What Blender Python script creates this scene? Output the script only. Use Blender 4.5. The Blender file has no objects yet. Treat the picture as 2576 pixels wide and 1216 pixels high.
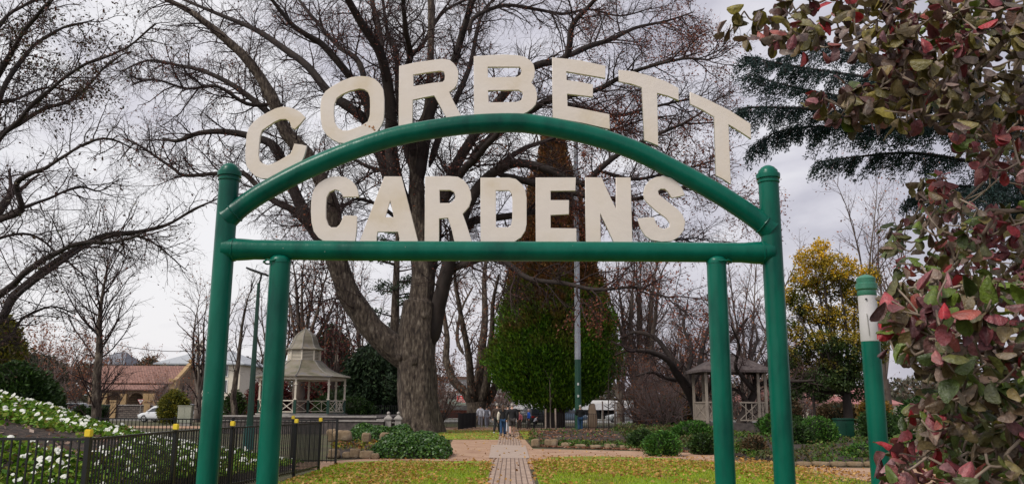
import bpy, bmesh, math, random
import numpy as np
from mathutils import Matrix, Vector, noise
random.seed(7); NP = np.random.RandomState(11)
S = bpy.context.scene; COL = S.collection
rnd = random.random; uni = random.uniform; rad = math.radians
# ---------------------------------------------------------------- camera
F = 2100.0; W2, H2 = 1288.0, 608.0
PITCH = math.atan((1020 - 608) / F); ROLL = 0.006; EYE = 1.65
CR = Matrix.Rotation(math.pi / 2 + PITCH, 3, 'X') @ Matrix.Rotation(ROLL, 3, 'Z')
cam = bpy.data.cameras.new('camera'); cam.sensor_width = 36; cam.lens = 36 * F / 2576
cam.clip_start = 0.05; cam.clip_end = 2000
co = bpy.data.objects.new('camera', cam); COL.objects.link(co)
co.matrix_world = Matrix.Translation((0, 0, EYE)) @ CR.to_4x4(); S.camera = co
def ray(x, y): return CR @ Vector(((x - W2) / F, -(y - H2) / F, -1))
def at(x, y, Y):
    d = ray(x, y); t = Y / d.y; return Vector((d.x * t, Y, EYE + d.z * t))
def gnd(x, y, z=0.0):
    d = ray(x, y); t = (z - EYE) / d.z; return Vector((d.x * t, d.y * t, z))
def px(n, Y): return n * Y / F
# ---------------------------------------------------------------- tagging
def tag(o, label=None, cat=None, group=None, kind=None):
    if label: o['label'] = label
    if cat: o['category'] = cat
    if group: o['group'] = group
    if kind: o['kind'] = kind
    return o
def thing(name, loc, label, cat, group=None, rz=0):
    o = bpy.data.objects.new(name, None); COL.objects.link(o); o.location = loc; o.rotation_euler.z = rz
    o.empty_display_size = .2
    return tag(o, label, cat, group)
def link(name, me, mat=None, parent=None, smooth=False, world=False):
    """world=True: mesh given in world coordinates, parent at a plain location/rotation"""
    o = bpy.data.objects.new(name, me); COL.objects.link(o)
    if mat: me.materials.clear(); me.materials.append(mat)
    if smooth: me.polygons.foreach_set('use_smooth', [True] * len(me.polygons))
    if parent:
        o.parent = parent
        if world: o.matrix_parent_inverse = (Matrix.Translation(parent.location) @ Matrix.Rotation(parent.rotation_euler.z, 4, 'Z')).inverted()
    return o
def copy_tree(o, parent=None):
    c = o.copy(); COL.objects.link(c)
    if parent: c.parent = parent
    for ch in list(o.children): copy_tree(ch, c)
    return c
# ---------------------------------------------------------------- materials
def nt_new(name):
    m = bpy.data.materials.new(name); m.use_nodes = True; t = m.node_tree
    return m, t, t.nodes['Principled BSDF']
def ramp(t, cols, fac):
    r = t.nodes.new('ShaderNodeValToRGB'); e = r.color_ramp.elements
    while len(e) < len(cols): e.new(0.5)
    for i, (p, c) in enumerate(cols): e[i].position = p; e[i].color = (*c, 1)
    t.links.new(fac, r.inputs['Fac']); return r.outputs['Color']
def noise_n(t, scale, detail=5, stretch=None, rough=.55, coord='Object'):
    tc = t.nodes.new('ShaderNodeTexCoord'); n = t.nodes.new('ShaderNodeTexNoise')
    n.inputs['Scale'].default_value = scale; n.inputs['Detail'].default_value = detail; n.inputs['Roughness'].default_value = rough
    src = tc.outputs[coord]
    if stretch:
        mp = t.nodes.new('ShaderNodeMapping'); mp.inputs['Scale'].default_value = stretch
        t.links.new(src, mp.inputs['Vector']); src = mp.outputs['Vector']
    t.links.new(src, n.inputs['Vector']); return n.outputs['Fac']
def mat(name, cols, scale=4, rough=.8, bump=0, bscale=None, stretch=None, metal=0, detail=6, spec=.5, coat=0):
    m, t, b = nt_new(name)
    if not isinstance(cols, list): cols = [cols, tuple(c * .8 for c in cols)]
    k = len(cols); f = noise_n(t, scale, detail, stretch)
    t.links.new(ramp(t, [(.3 + .4 * i / max(1, k - 1), c) for i, c in enumerate(cols)], f), b.inputs['Base Color'])
    b.inputs['Roughness'].default_value = rough; b.inputs['Metallic'].default_value = metal
    b.inputs['Specular IOR Level'].default_value = spec; b.inputs['Coat Weight'].default_value = coat
    if bump:
        f2 = noise_n(t, bscale or scale * 6, 6, stretch); bn = t.nodes.new('ShaderNodeBump')
        bn.inputs['Strength'].default_value = 1; bn.inputs['Distance'].default_value = bump
        t.links.new(f2, bn.inputs['Height']); t.links.new(bn.outputs['Normal'], b.inputs['Normal'])
    return m
def leafmat(name, cols, rough=.6, spec=.3, trans=.25, patch=None, pscale=.35, tx=None):
    """colour per leaf (random per island); patch = second palette blended in by world position noise"""
    m, t, b = nt_new(name); g = t.nodes.new('ShaderNodeNewGeometry'); k = len(cols)
    c = ramp(t, [(i / max(1, k - 1), x) for i, x in enumerate(cols)], g.outputs['Random Per Island'])
    if patch:
        k = len(patch); c2 = ramp(t, [(i / max(1, k - 1), x) for i, x in enumerate(patch)], g.outputs['Random Per Island'])
        f = noise_n(t, pscale, 3); f = ramp(t, [(.47, (0, 0, 0)), (.56, (1, 1, 1))], f)
        if tx:   # more patch with height: (z0, z1)
            sp = t.nodes.new('ShaderNodeSeparateXYZ'); t.links.new(g.outputs['Position'], sp.inputs[0])
            mr = t.nodes.new('ShaderNodeMapRange'); mr.inputs['From Min'].default_value = tx[0]; mr.inputs['From Max'].default_value = tx[1]
            t.links.new(sp.outputs['Z'], mr.inputs['Value'])
            ad = t.nodes.new('ShaderNodeMath'); ad.operation = 'MULTIPLY_ADD'; ad.use_clamp = True; ad.inputs[2].default_value = 0
            t.links.new(f, ad.inputs[0]); t.links.new(mr.outputs[0], ad.inputs[1]); 
            a2 = t.nodes.new('ShaderNodeMath'); a2.operation = 'POWER'; a2.inputs[1].default_value = 5; t.links.new(mr.outputs[0], a2.inputs[0])
            a3 = t.nodes.new('ShaderNodeMath'); a3.operation = 'ADD'; a3.use_clamp = True
            t.links.new(ad.outputs[0], a3.inputs[0]); t.links.new(a2.outputs[0], a3.inputs[1]); f = a3.outputs[0]
        mx = t.nodes.new('ShaderNodeMix'); mx.data_type = 'RGBA'
        t.links.new(f, mx.inputs[0]); t.links.new(c, mx.inputs[6]); t.links.new(c2, mx.inputs[7]); c = mx.outputs[2]
    t.links.new(c, b.inputs['Base Color']); b.inputs['Roughness'].default_value = rough; b.inputs['Specular IOR Level'].default_value = spec
    if trans:
        tr = t.nodes.new('ShaderNodeBsdfTranslucent'); t.links.new(c, tr.inputs['Color']); ms = t.nodes.new('ShaderNodeMixShader')
        ms.inputs[0].default_value = trans; t.links.new(b.outputs[0], ms.inputs[1]); t.links.new(tr.outputs[0], ms.inputs[2])
        t.links.new(ms.outputs[0], t.nodes['Material Output'].inputs['Surface'])
    return m
def brickmat(name, c1, c2, mortar, scale, bw=.5, bh=.25, ms=.02, rough=.85, swap=None, bump=.01):
    m, t, b = nt_new(name); tc = t.nodes.new('ShaderNodeTexCoord'); mp = t.nodes.new('ShaderNodeMapping')
    if swap: mp.inputs['Rotation'].default_value = swap
    br = t.nodes.new('ShaderNodeTexBrick'); br.inputs['Color1'].default_value = (*c1, 1); br.inputs['Color2'].default_value = (*c2, 1)
    br.inputs['Mortar'].default_value = (*mortar, 1); br.inputs['Scale'].default_value = scale; br.inputs['Brick Width'].default_value = bw
    br.inputs['Row Height'].default_value = bh; br.inputs['Mortar Size'].default_value = ms
    t.links.new(tc.outputs['Object'], mp.inputs[0]); t.links.new(mp.outputs[0], br.inputs['Vector'])
    f = noise_n(t, 3, 6); mx = t.nodes.new('ShaderNodeMix'); mx.data_type = 'RGBA'; mx.blend_type = 'MULTIPLY'; mx.inputs[0].default_value = .6
    t.links.new(br.outputs['Color'], mx.inputs[6]); t.links.new(ramp(t, [(.3, (.55, .55, .55)), (.7, (1.15, 1.1, 1.05))], f), mx.inputs[7])
    t.links.new(mx.outputs[2], b.inputs['Base Color']); b.inputs['Roughness'].default_value = rough
    bn = t.nodes.new('ShaderNodeBump'); bn.inputs['Distance'].default_value = bump; bn.invert = True
    t.links.new(br.outputs['Fac'], bn.inputs['Height']); t.links.new(bn.outputs['Normal'], b.inputs['Normal'])
    return m
# ---------------------------------------------------------------- mesh builders
class MB:
    def __init__(s): s.v = []; s.f = []
    def add(s, vs, fs):
        n = len(s.v); s.v += [tuple(v) for v in vs]; s.f += [tuple(i + n for i in f) for f in fs]; return s
    def box(s, x0, x1, y0, y1, z0, z1, M=None):
        vs = [(x, y, z) for x in (x0, x1) for y in (y0, y1) for z in (z0, z1)]
        if M is not None: vs = [M @ Vector(v) for v in vs]
        return s.add(vs, [(0, 1, 3, 2), (4, 6, 7, 5), (0, 4, 5, 1), (2, 3, 7, 6), (0, 2, 6, 4), (1, 5, 7, 3)])
    def tube(s, pts, rs, n=12, caps=True):
        pts = [Vector(p) for p in pts]
        if not hasattr(rs, '__len__'): rs = [rs] * len(pts)
        tan = [(pts[min(i + 1, len(pts) - 1)] - pts[max(i - 1, 0)]).normalized() for i in range(len(pts))]
        ref = Vector((0, 1, 0)) if abs(tan[0].y) < .9 else Vector((1, 0, 0)); vs = []
        for p, t, r in zip(pts, tan, rs):
            u = (ref - t * ref.dot(t)).normalized(); w = t.cross(u); ref = u
            vs += [p + (u * math.cos(a) + w * math.sin(a)) * r for a in (2 * math.pi * k / n for k in range(n))]
        fs = [(i * n + k, i * n + (k + 1) % n, (i + 1) * n + (k + 1) % n, (i + 1) * n + k) for i in range(len(pts) - 1) for k in range(n)]
        if caps: fs += [tuple(reversed(range(n))), tuple(range((len(pts) - 1) * n, len(pts) * n))]
        return s.add(vs, fs)
    def bar(s, a, b, w, h=None):   # square bar
        a = Vector(a); b = Vector(b); t = (b - a).normalized(); h = h or w
        ref = Vector((0, 0, 1)) if abs(t.z) < .9 else Vector((0, 1, 0)); u = t.cross(ref).normalized(); v = u.cross(t)
        q = [(-1, -1), (1, -1), (1, 1), (-1, 1)]
        vs = [p + u * i * w / 2 + v * j * h / 2 for p in (a, b) for i, j in q]
        return s.add(vs, [(3, 2, 1, 0), (4, 5, 6, 7), (0, 1, 5, 4), (1, 2, 6, 5), (2, 3, 7, 6), (3, 0, 4, 7)])
    def lathe(s, prof, c=(0, 0, 0), n=16, cap=True):   # prof [(r,z)]
        vs = [(c[0] + r * math.cos(2 * math.pi * k / n), c[1] + r * math.sin(2 * math.pi * k / n), c[2] + z) for r, z in prof for k in range(n)]
        fs = [(i * n + k, i * n + (k + 1) % n, (i + 1) * n + (k + 1) % n, (i + 1) * n + k) for i in range(len(prof) - 1) for k in range(n)]
        if cap: fs += [tuple(reversed(range(n))), tuple(range((len(prof) - 1) * n, len(prof) * n))]
        return s.add(vs, fs)
    def sphere(s, c, r, n=10, m=7, sc=(1, 1, 1), jit=0):
        vs = []; fs = []
        for i in range(m + 1):
            th = math.pi * i / m
            for k in range(n):
                a = 2 * math.pi * k / n; j = 1 + uni(-jit, jit)
                vs.append((c[0] + r * sc[0] * j * math.sin(th) * math.cos(a), c[1] + r * sc[1] * j * math.sin(th) * math.sin(a), c[2] + r * sc[2] * math.cos(th)))
        for i in range(m):
            for k in range(n): fs.append((i * n + k, (i + 1) * n + k, (i + 1) * n + (k + 1) % n, i * n + (k + 1) % n))
        return s.add(vs, fs)
    def me(s, name='m'):
        me = bpy.data.meshes.new(name); me.from_pydata(s.v, [], s.f); me.validate(); me.update(); return me
    def out(s, name, mt, parent=None, smooth=False, world=False, bevel=0):
        me = s.me(name)
        bm = bmesh.new(); bm.from_mesh(me)
        bmesh.ops.remove_doubles(bm, verts=bm.verts, dist=1e-5); bmesh.ops.recalc_face_normals(bm, faces=bm.faces)
        if bevel: bmesh.ops.bevel(bm, geom=list(bm.edges), offset=bevel, segments=2, affect='EDGES', clamp_overlap=True)
        bm.to_mesh(me); bm.free()
        o = link(name, me, mt, parent, smooth, world)
        if smooth: me.set_sharp_from_angle(angle=rad(40))
        return o
def np_mesh(name, V, Q, smooth=False):
    V = np.ascontiguousarray(V, dtype=np.float32); Q = np.ascontiguousarray(Q, dtype=np.int32); k = Q.shape[1]
    me = bpy.data.meshes.new(name); me.vertices.add(len(V)); me.vertices.foreach_set('co', V.ravel())
    me.loops.add(Q.size); me.loops.foreach_set('vertex_index', Q.ravel())
    me.polygons.add(len(Q)); me.polygons.foreach_set('loop_start', np.arange(0, Q.size, k, dtype=np.int32))
    if smooth: me.polygons.foreach_set('use_smooth', np.ones(len(Q), dtype=bool))
    me.update(calc_edges=True); return me
def tubes_np(polys, sides):
    """polys: list of (pts, radii) -> V, Q"""
    by = {}
    for p, r in polys: by.setdefault(len(p), []).append((p, r))
    Vs, Qs, off = [], [], 0
    for k, L in by.items():
        P = np.array([[tuple(q) for q in p] for p, _ in L]); R = np.array([r for _, r in L]); n = len(L)
        T = np.gradient(P, axis=1); T /= np.linalg.norm(T, axis=2, keepdims=True) + 1e-9
        ref = np.where(np.abs(T[:, :1, 1:2]) < .8, np.array([[[0., 1., 0.]]]), np.array([[[1., 0., 0.]]])) * np.ones_like(P)
        U = np.cross(T, ref); U /= np.linalg.norm(U, axis=2, keepdims=True) + 1e-9; Wv = np.cross(T, U)
        a = np.arange(sides) * 2 * np.pi / sides
        V = P[:, :, None] + R[:, :, None, None] * (np.cos(a)[None, None, :, None] * U[:, :, None] + np.sin(a)[None, None, :, None] * Wv[:, :, None])
        i = np.arange(n)[:, None, None] * k * sides; j = np.arange(k - 1)[None, :, None] * sides; s = np.arange(sides)[None, None, :]; s2 = (s + 1) % sides
        Q = np.stack([i + j + s, i + j + s2, i + j + sides + s2, i + j + sides + s], axis=-1).reshape(-1, 4)
        Vs.append(V.reshape(-1, 3)); Qs.append(Q + off); off += n * k * sides
    return np.concatenate(Vs), np.concatenate(Qs)
def leaves_np(C, size, aspect=.5, dirs=None, jit=.35, sizevar=.4, spread=1.0):
    """rhombic folded leaf quads at centres C; dirs = long axis directions"""
    n = len(C); A = NP.normal(size=(n, 3)) * spread
    if dirs is not None: A = np.array(dirs) + A * jit
    A /= np.linalg.norm(A, axis=1, keepdims=True) + 1e-9
    B = np.cross(A, NP.normal(size=(n, 3))); B /= np.linalg.norm(B, axis=1, keepdims=True) + 1e-9
    s = size * (1 + NP.uniform(-sizevar, sizevar, (n, 1)))
    V = np.stack([C - A * s * .5, C + B * s * aspect * .5, C + A * s * .5, C - B * s * aspect * .5], axis=1).reshape(-1, 3)
    return V, np.arange(4 * n).reshape(-1, 4)
def catmull(P, n=4):
    P = [Vector(p) for p in P]; out = []
    for i in range(len(P) - 1):
        a = P[i - 1] if i else P[0] * 2 - P[1]; b = P[i]; c = P[i + 1]; d = P[i + 2] if i + 2 < len(P) else c * 2 - b
        for k in range(n):
            t = k / n; out.append(.5 * ((2 * b) + (c - a) * t + (2 * a - 5 * b + 4 * c - d) * t * t + (3 * b - a - 3 * c + d) * t ** 3))
    out.append(P[-1]); return out
def sheet(name, loops, thick, O, U, V, mt, parent=None, bevel=0, world=True, res=None):
    """flat plate from 2-D loops (outer + holes) in the plane O + u*U + v*V, thickness along the normal"""
    cu = bpy.data.curves.new(name, 'CURVE'); cu.dimensions = '2D'; cu.fill_mode = 'BOTH'; cu.extrude = thick / 2 - bevel; cu.bevel_depth = bevel; cu.bevel_resolution = 1; cu.offset = -bevel
    for L in loops:
        sp = cu.splines.new('POLY'); sp.points.add(len(L) - 1); sp.use_cyclic_u = True
        for i, (a, b) in enumerate(L): sp.points[i].co = (a, b, 0, 1)
    o = bpy.data.objects.new('tmp', cu); COL.objects.link(o); bpy.context.view_layer.update()
    me = bpy.data.meshes.new_from_object(o.evaluated_get(bpy.context.evaluated_depsgraph_get()))
    bpy.data.objects.remove(o); bpy.data.curves.remove(cu)
    U = Vector(U); V = Vector(V); N = U.cross(V); O = Vector(O)
    for v in me.vertices: v.co = O + U * v.co.x + V * v.co.y + N * v.co.z
    me.update(); me.name = name
    return link(name, me, mt, parent, False, world)
# ---------------------------------------------------------------- branching
def perp(t):
    a = Vector((uni(-1, 1), uni(-1, 1), uni(-1, 1))); a -= t * a.dot(t)
    return a.normalized() if a.length > 1e-4 else Vector((1, 0, 0))
def grow(p, d, L, r, nseg, wig, trop, r1=.35):
    pts = [p.copy()]; rs = [r]; st = L / nseg
    for i in range(nseg):
        d = (d + Vector((uni(-wig, wig), uni(-wig, wig), uni(-wig, wig) + trop))).normalized()
        p = p + d * st * uni(.85, 1.15); pts.append(p); rs.append(r * (1 - (1 - r1) * (i + 1) / nseg))
    return pts, rs
def kids(pts, rs, lvl, P, out):
    """P[lvl] = (spacing, length, angle, wiggle, tropism z, nseg, max radius, start fraction)"""
    if lvl >= len(P): return
    sp, L, ang, wig, trop, nseg, rmax, st = P[lvl]
    seg = [(pts[i + 1] - pts[i]).length for i in range(len(pts) - 1)]; T = sum(seg); s = T * st + uni(0, sp); i = 0; acc = 0
    while s < T:
        while i < len(seg) - 1 and acc + seg[i] < s: acc += seg[i]; i += 1
        f = (s - acc) / max(seg[i], 1e-6); f = min(1, max(0, f)); p = pts[i].lerp(pts[i + 1], f); t = (pts[i + 1] - pts[i]).normalized(); r = rs[i] + (rs[i + 1] - rs[i]) * f
        a = rad(ang * uni(.6, 1.35)); d = t * math.cos(a) + perp(t) * math.sin(a)
        l = L * uni(.55, 1.25) * (1 - .45 * s / T); q = grow(p, d, l, min(r * .7, rmax * uni(.7, 1.1)), nseg, wig, trop)
        out.setdefault(lvl, []).append(q); kids(*q, lvl + 1, P, out); s += sp * uni(.6, 1.4)
    return out
def tip(pts, rs, lvl, P, out):      # a fan of twigs at the end of a limb
    d = (pts[-1] - pts[-2]).normalized()
    for k in range(3):
        q = grow(pts[-1], (d + perp(d) * .45).normalized(), P[lvl][1] * uni(.6, 1.1), rs[-1] * .8, P[lvl][5], P[lvl][3], P[lvl][4]); out.setdefault(lvl, []).append(q); kids(*q, lvl + 1, P, out)
def limb(xy, r0, r1, Y, dY=0, n=4):
    """trace of (x, y) picture points on a limb that starts at depth Y and ends at Y+dY"""
    k = len(xy) - 1; P = [at(x, y, Y + dY * (i / k) ** 1.3) for i, (x, y) in enumerate(xy)]; P = catmull(P, n); m = len(P) - 1
    R = [px((r0 + (r1 - r0) * (i / m)), Y) for i in range(m + 1)]
    if xy[0][1] < 1050: R[0] *= .25; R[1] *= .85     # root of the limb is buried in its parent
    return P, R
def rough_tubes(polys, sides, amp, freq=1.3):
    V, Q = tubes_np(polys, sides); 
    if amp:
        s = np.sin(V[:, 0] * 7.1 * freq + 3 * np.sin(V[:, 2] * 1.3 * freq)) + np.sin(V[:, 1] * 6.3 * freq + 2 * np.sin(V[:, 2] * 1.7)) + np.sin(V[:, 2] * 2.9 * freq + V[:, 0] * 3)
        V = V + np.stack([s * amp, np.roll(s, 3) * amp, s * 0], 1)
    return V, Q
def tree(name, base, label, cat, group, limbs, P, bark, twig=None, leaf=None, rough=.02, lsize=.1, lprob=0, lmask=None, sides0=12, kidspec=None, cname='crown'):
    t = thing(name, base, label, cat, group); out = {}
    for pts, rs in limbs:
        kids(pts, rs, 0, P, out)
        if rs[-1] < rs[0] * .75: tip(pts, rs, 0, P, out)
    V, Q = rough_tubes(limbs, sides0, rough); link('trunk', np_mesh('trunk', V, Q, True), bark, t, world=True)
    Vs, Qs, off = [], [], 0
    for l in sorted(out):
        V, Q = tubes_np(out[l], 6 if l == 0 else 3 if l > 1 else 4); Vs.append(V); Qs.append(Q + off); off += len(V)
    c = link(cname, np_mesh(cname, np.concatenate(Vs), np.concatenate(Qs), True), twig or bark, t, world=True)
    if leaf and lprob:
        C = []
        for l in sorted(out)[-2:]:
            for pts, rs in out[l]:
                for p in pts[1:]:
                    if rnd() < lprob * (lmask(p) if lmask else 1): C.append(p + Vector((uni(-.06, .06), uni(-.06, .06), uni(-.1, .02))) * (lsize / .1))
        if C:
            V, Q = leaves_np(np.array([tuple(p) for p in C]), lsize, .55); link('foliage', np_mesh('foliage', V, Q), leaf, t, world=True)
    return t
# ================================================================ light
w = bpy.data.worlds.new('World'); S.world = w; w.use_nodes = True; t = w.node_tree; bg = t.nodes['Background']
SUN_EL, SUN_AZ = rad(50), rad(-128)     # azimuth from +Y towards +X: light comes from behind the camera, to the left
sky = t.nodes.new('ShaderNodeTexSky'); sky.sky_type = 'NISHITA'; sky.sun_disc = False; sky.sun_elevation = SUN_EL; sky.sun_rotation = SUN_AZ
sky.dust_density = 3; sky.air_density = 1.5
tc = t.nodes.new('ShaderNodeTexCoord'); mp = t.nodes.new('ShaderNodeMapping'); mp.inputs['Scale'].default_value = (1, 1, 2.6)
t.links.new(tc.outputs['Generated'], mp.inputs[0])
def cn(scale, det, ro=.5, dist=0):
    n = t.nodes.new('ShaderNodeTexNoise'); n.inputs['Scale'].default_value = scale; n.inputs['Detail'].default_value = det
    n.inputs['Roughness'].default_value = ro; n.inputs['Distortion'].default_value = dist; t.links.new(mp.outputs[0], n.inputs['Vector']); return n.outputs['Fac']
def mth(op, a, b, c=None):
    n = t.nodes.new('ShaderNodeMath'); n.operation = op
    for i, x in enumerate((a, b, c)):
        if x is None: continue
        if isinstance(x, (int, float)): n.inputs[i].default_value = x
        else: t.links.new(x, n.inputs[i])
    return n.outputs[0]
cl = mth('ADD', mth('MULTIPLY', cn(2.2, 8, .55, .6), .85), mth('MULTIPLY', cn(7, 6, .5, .2), .25))
sp = t.nodes.new('ShaderNodeSeparateXYZ'); t.links.new(tc.outputs['Generated'], sp.inputs[0])
cl = mth('ADD', cl, mth('MULTIPLY', sp.outputs['X'], -.21))                     # heavier cloud to the east
low = mth('MAXIMUM', mth('SUBTRACT', 1, mth('MULTIPLY', sp.outputs['Z'], 5)), 0)
cl = mth('ADD', cl, mth('MULTIPLY', mth('MULTIPLY', low, mth('SUBTRACT', .3, sp.outputs['X'])), .11))
col = ramp(t, [(.28, (.42, .41, .49)), (.43, (.56, .545, .63)), (.53, (.74, .72, .79)), (.66, (.97, .955, .98))], cl)
mx = t.nodes.new('ShaderNodeMix'); mx.data_type = 'RGBA'; mx.blend_type = 'ADD'; mx.inputs[0].default_value = 1
sc = t.nodes.new('ShaderNodeVectorMath'); sc.operation = 'SCALE'; sc.inputs[3].default_value = .012; t.links.new(sky.outputs[0], sc.inputs[0])
beh = mth('ADD', 1, mth('MULTIPLY', mth('MAXIMUM', mth('MULTIPLY', sp.outputs['Y'], -1), 0), .35))   # extra brightness added to the unseen sky behind the viewer, to light the letters
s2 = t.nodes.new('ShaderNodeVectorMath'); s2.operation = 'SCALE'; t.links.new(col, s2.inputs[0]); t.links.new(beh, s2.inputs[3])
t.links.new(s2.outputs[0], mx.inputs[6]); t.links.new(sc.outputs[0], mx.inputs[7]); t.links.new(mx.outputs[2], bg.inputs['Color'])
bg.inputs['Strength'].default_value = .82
sl = bpy.data.lights.new('sun', 'SUN'); sl.energy = 2.3; sl.angle = rad(14); sl.color = (1, .95, .87)
so = bpy.data.objects.new('sun', sl); COL.objects.link(so)
sd = Vector((math.sin(SUN_AZ) * math.cos(SUN_EL), math.cos(SUN_AZ) * math.cos(SUN_EL), math.sin(SUN_EL)))
so.rotation_euler = sd.to_track_quat('Z', 'Y').to_euler(); so.location = sd * 50
S.view_settings.view_transform = 'Standard'; S.view_settings.look = 'None'; S.view_settings.exposure = .12; S.view_settings.gamma = 1
S.render.film_transparent = False
S.cycles.max_bounces = 6; S.cycles.diffuse_bounces = 3; S.cycles.transparent_max_bounces = 4
# ================================================================ palette
M_green = mat('gate green paint', [(.0, .055, .040), (.0, .100, .064), (.002, .120, .080)], 5.5, .30, .005, 14, (1, 1, .35), spec=.22, detail=12)
M_letter = mat('cream letter paint', [(.60, .50, .36), (.67, .59, .50), (.69, .62, .55), (.66, .59, .53)], 2.2, .5, .002, 22)
M_black = mat('black powder coat', [(.004, .004, .0045), (.009, .009, .010)], 5, .35)
M_yellow = mat('yellow plastic', [(.75, .52, .02), (.82, .62, .04)], 6, .4)
M_bark = mat('elm bark', [(.012, .008, .006), (.05, .036, .027), (.10, .076, .056), (.21, .175, .135)], 7.0, .95, .10, 9, (1, 1, .32), detail=14)
M_bark2 = mat('dark bark', [(.012, .008, .007), (.038, .026, .021)], 2, .9, .03, 8, (1, 1, .4))
M_barkp = mat('pale mottled bark', [(.04, .027, .022), (.11, .082, .066), (.2, .165, .135)], 1.2, .9, .03, 8, (1, 1, .4), detail=8)
M_twig = mat('twig bark', [(.013, .006, .006), (.042, .019, .016)], 1, .85)
M_twigp = mat('pale twig bark', [(.06, .034, .028), (.14, .095, .08)], .6, .85)
M_stone = mat('sandstone', [(.10, .065, .035), (.22, .155, .09), (.31, .24, .165)], 2.5, .9, .02, 20)
M_conc = mat('weathered concrete', [(.20, .185, .17), (.33, .315, .29)], 3, .85, .004)
M_white = mat('white paint', [(.68, .67, .64), (.78, .77, .75)], 2, .5)
M_cream = mat('cream paint', [(.62, .54, .43), (.72, .66, .55)], 3, .6)
M_glass = mat('dark glass', [(.012, .015, .02), (.03, .035, .045)], 1, .06, spec=.8)
M_dgreen = mat('dark green paint', [(.004, .035, .022), (.008, .06, .036)], 3, .4)
# ================================================================ ground
M_soil = mat('mulch soil', [(.012, .009, .008), (.035, .024, .018), (.075, .048, .034)], 9, .95, .03, 30, detail=12)
M_lawn = mat('lawn', [(.16, .09, .02), (.18, .18, .008), (.17, .27, .004), (.28, .40, .006)], .8, .9, .03, 45, detail=12)
M_gravel = mat('fine tan gravel', [(.26, .145, .09), (.36, .22, .14), (.42, .28, .185)], 1.1, .95, .008, 60, detail=12)
M_ground = mat('rough garden ground', [(.03, .02, .014), (.07, .06, .025), (.05, .075, .018)], .5, .95, .03, 20, detail=10)
M_pave = brickmat('brick paving', (.33, .235, .18), (.40, .295, .23), (.14, .09, .065), 1, .42, .125, .014, swap=(0, 0, rad(90)), bump=.004)
M_road = mat('asphalt road', [(.13, .125, .12), (.19, .185, .18)], 2, .9, .003, 60)
def flat(name, pts, z, mt, kind='structure', sub=0):
    me = bpy.data.meshes.new(name); me.from_pydata([(p[0], p[1], z) for p in pts], [], [tuple(range(len(pts)))])
    o = link(name, me, mt); o['kind'] = kind; return o
def g2(*P): return [tuple(gnd(x, y)[:2]) for x, y in P]
flat('ground', [(-500, -60), (500, -60), (500, 900), (-500, 900)], 0, M_ground)
flat('gravel_path', g2((600, 1180), (1700, 1180), (2300, 1216)) + [(18, 14.5), (24, 19), (22, 22.0)] + g2((2260, 1178), (1900, 1172), (1800, 1140), (1560, 1133), (1340, 1128), (1320, 1104), (1140, 1104), (1120, 1140), (870, 1157), (700, 1165)), .012, M_gravel)
flat('lawn', [(-4.9, 3), (-.52, 3), *g2((1239, 1185), (1240, 1164), (1225, 1160), (1000, 1158), (870, 1162)), (-4.95, 23)], .020, M_lawn)
flat('lawn', [(.60, 3), (9.5, 3), (9.4, 15.5), *g2((2135, 1216), (2040, 1196), (1900, 1172), (1700, 1153), (1500, 1147), (1390, 1149), (1345, 1160), (1343, 1180))], .020, M_lawn)
flat('lawn', g2((1050, 1105), (1262, 1105), (1262, 1077), (1050, 1074)), .020, M_lawn)
flat('lawn', g2((1318, 1104), (1400, 1104), (1470, 1090), (1500, 1078), (1300, 1077), (1310, 1090)), .020, M_lawn)
flat('path', [(-.5, 2), (.53, 2), (.53, 17), (.45, 40), (.5, 60), (-.75, 60), (-.6, 40), (-.5, 17)], .030, M_pave)
flat('path_crossing', [(-.70, 27.4), (.60, 27.2), (.62, 36), (-.82, 36.5)], .036, mat('smooth concrete', [(.33, .25, .20), (.39, .30, .245)], 2, .9, .002))
flat('far_path', [(-60, 58.5), (4, 58.5), (14, 66), (14, 68), (-60, 61.5)], .026, M_gravel)
flat('road', [(-140, 84), (160, 84), (160, 101), (-140, 101)], .01, M_road)
flat('footpath', [(-140, 103), (160, 103), (160, 107), (-140, 107)], .13, M_conc)
k = MB(); k.box(-140, 160, 102.6, 102.99, 0, .13); k.out('kerb', M_conc)['kind'] = 'structure'
k = MB(); k.box(-140, 160, 83.6, 83.99, 0, .12); k.out('kerb', M_conc)['kind'] = 'structure'
m = MB()
for i in range(-14, 16): m.box(i * 9, i * 9 + 3, 92.4, 92.55, .0, .018)
tag(m.out('road_marking', M_white), kind='structure')
# ---- grass blades on the near lawn, and fallen leaves
def scatter(n, polys, z=.03):
    """random points inside world rectangles (x0,x1,y0,y1) weighted by area/closeness"""
    C = []
    ws = [abs((b - a) * (d - c)) / (((c + d) / 2) ** 1.2) for a, b, c, d in polys]; W = sum(ws)
    for (a, b, c, d), q in zip(polys, ws):
        m = int(n * q / W); C.append(np.stack([NP.uniform(a, b, m), NP.uniform(c, d, m), np.full(m, z)], 1))
    return np.concatenate(C)
C = scatter(52000, [(-4.9, -.55, 14, 24.3), (.62, 8, 14, 25.8), (8, 9.4, 14, 17)], .04)
V, Q = leaves_np(C, .07, .16, [(0, 0, 1)] * len(C), .45)
M_blade = leafmat('grass blade', [(.10, .15, .006), (.19, .28, .006), (.30, .42, .010), (.32, .31, .02)], trans=.2)
tag(link('grass', np_mesh('grass', V, Q), M_blade), 'short green grass growing on the garden lawns', 'grass', kind='stuff')
M_fall = leafmat('fallen leaf', [(.20, .085, .015), (.46, .25, .06), (.34, .16, .03), (.52, .33, .12), (.15, .06, .02)], trans=.1)
C = scatter(15000, [(-4.9, -.55, 14, 24.6), (.62, 9, 14, 26.6)], .05)
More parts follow.
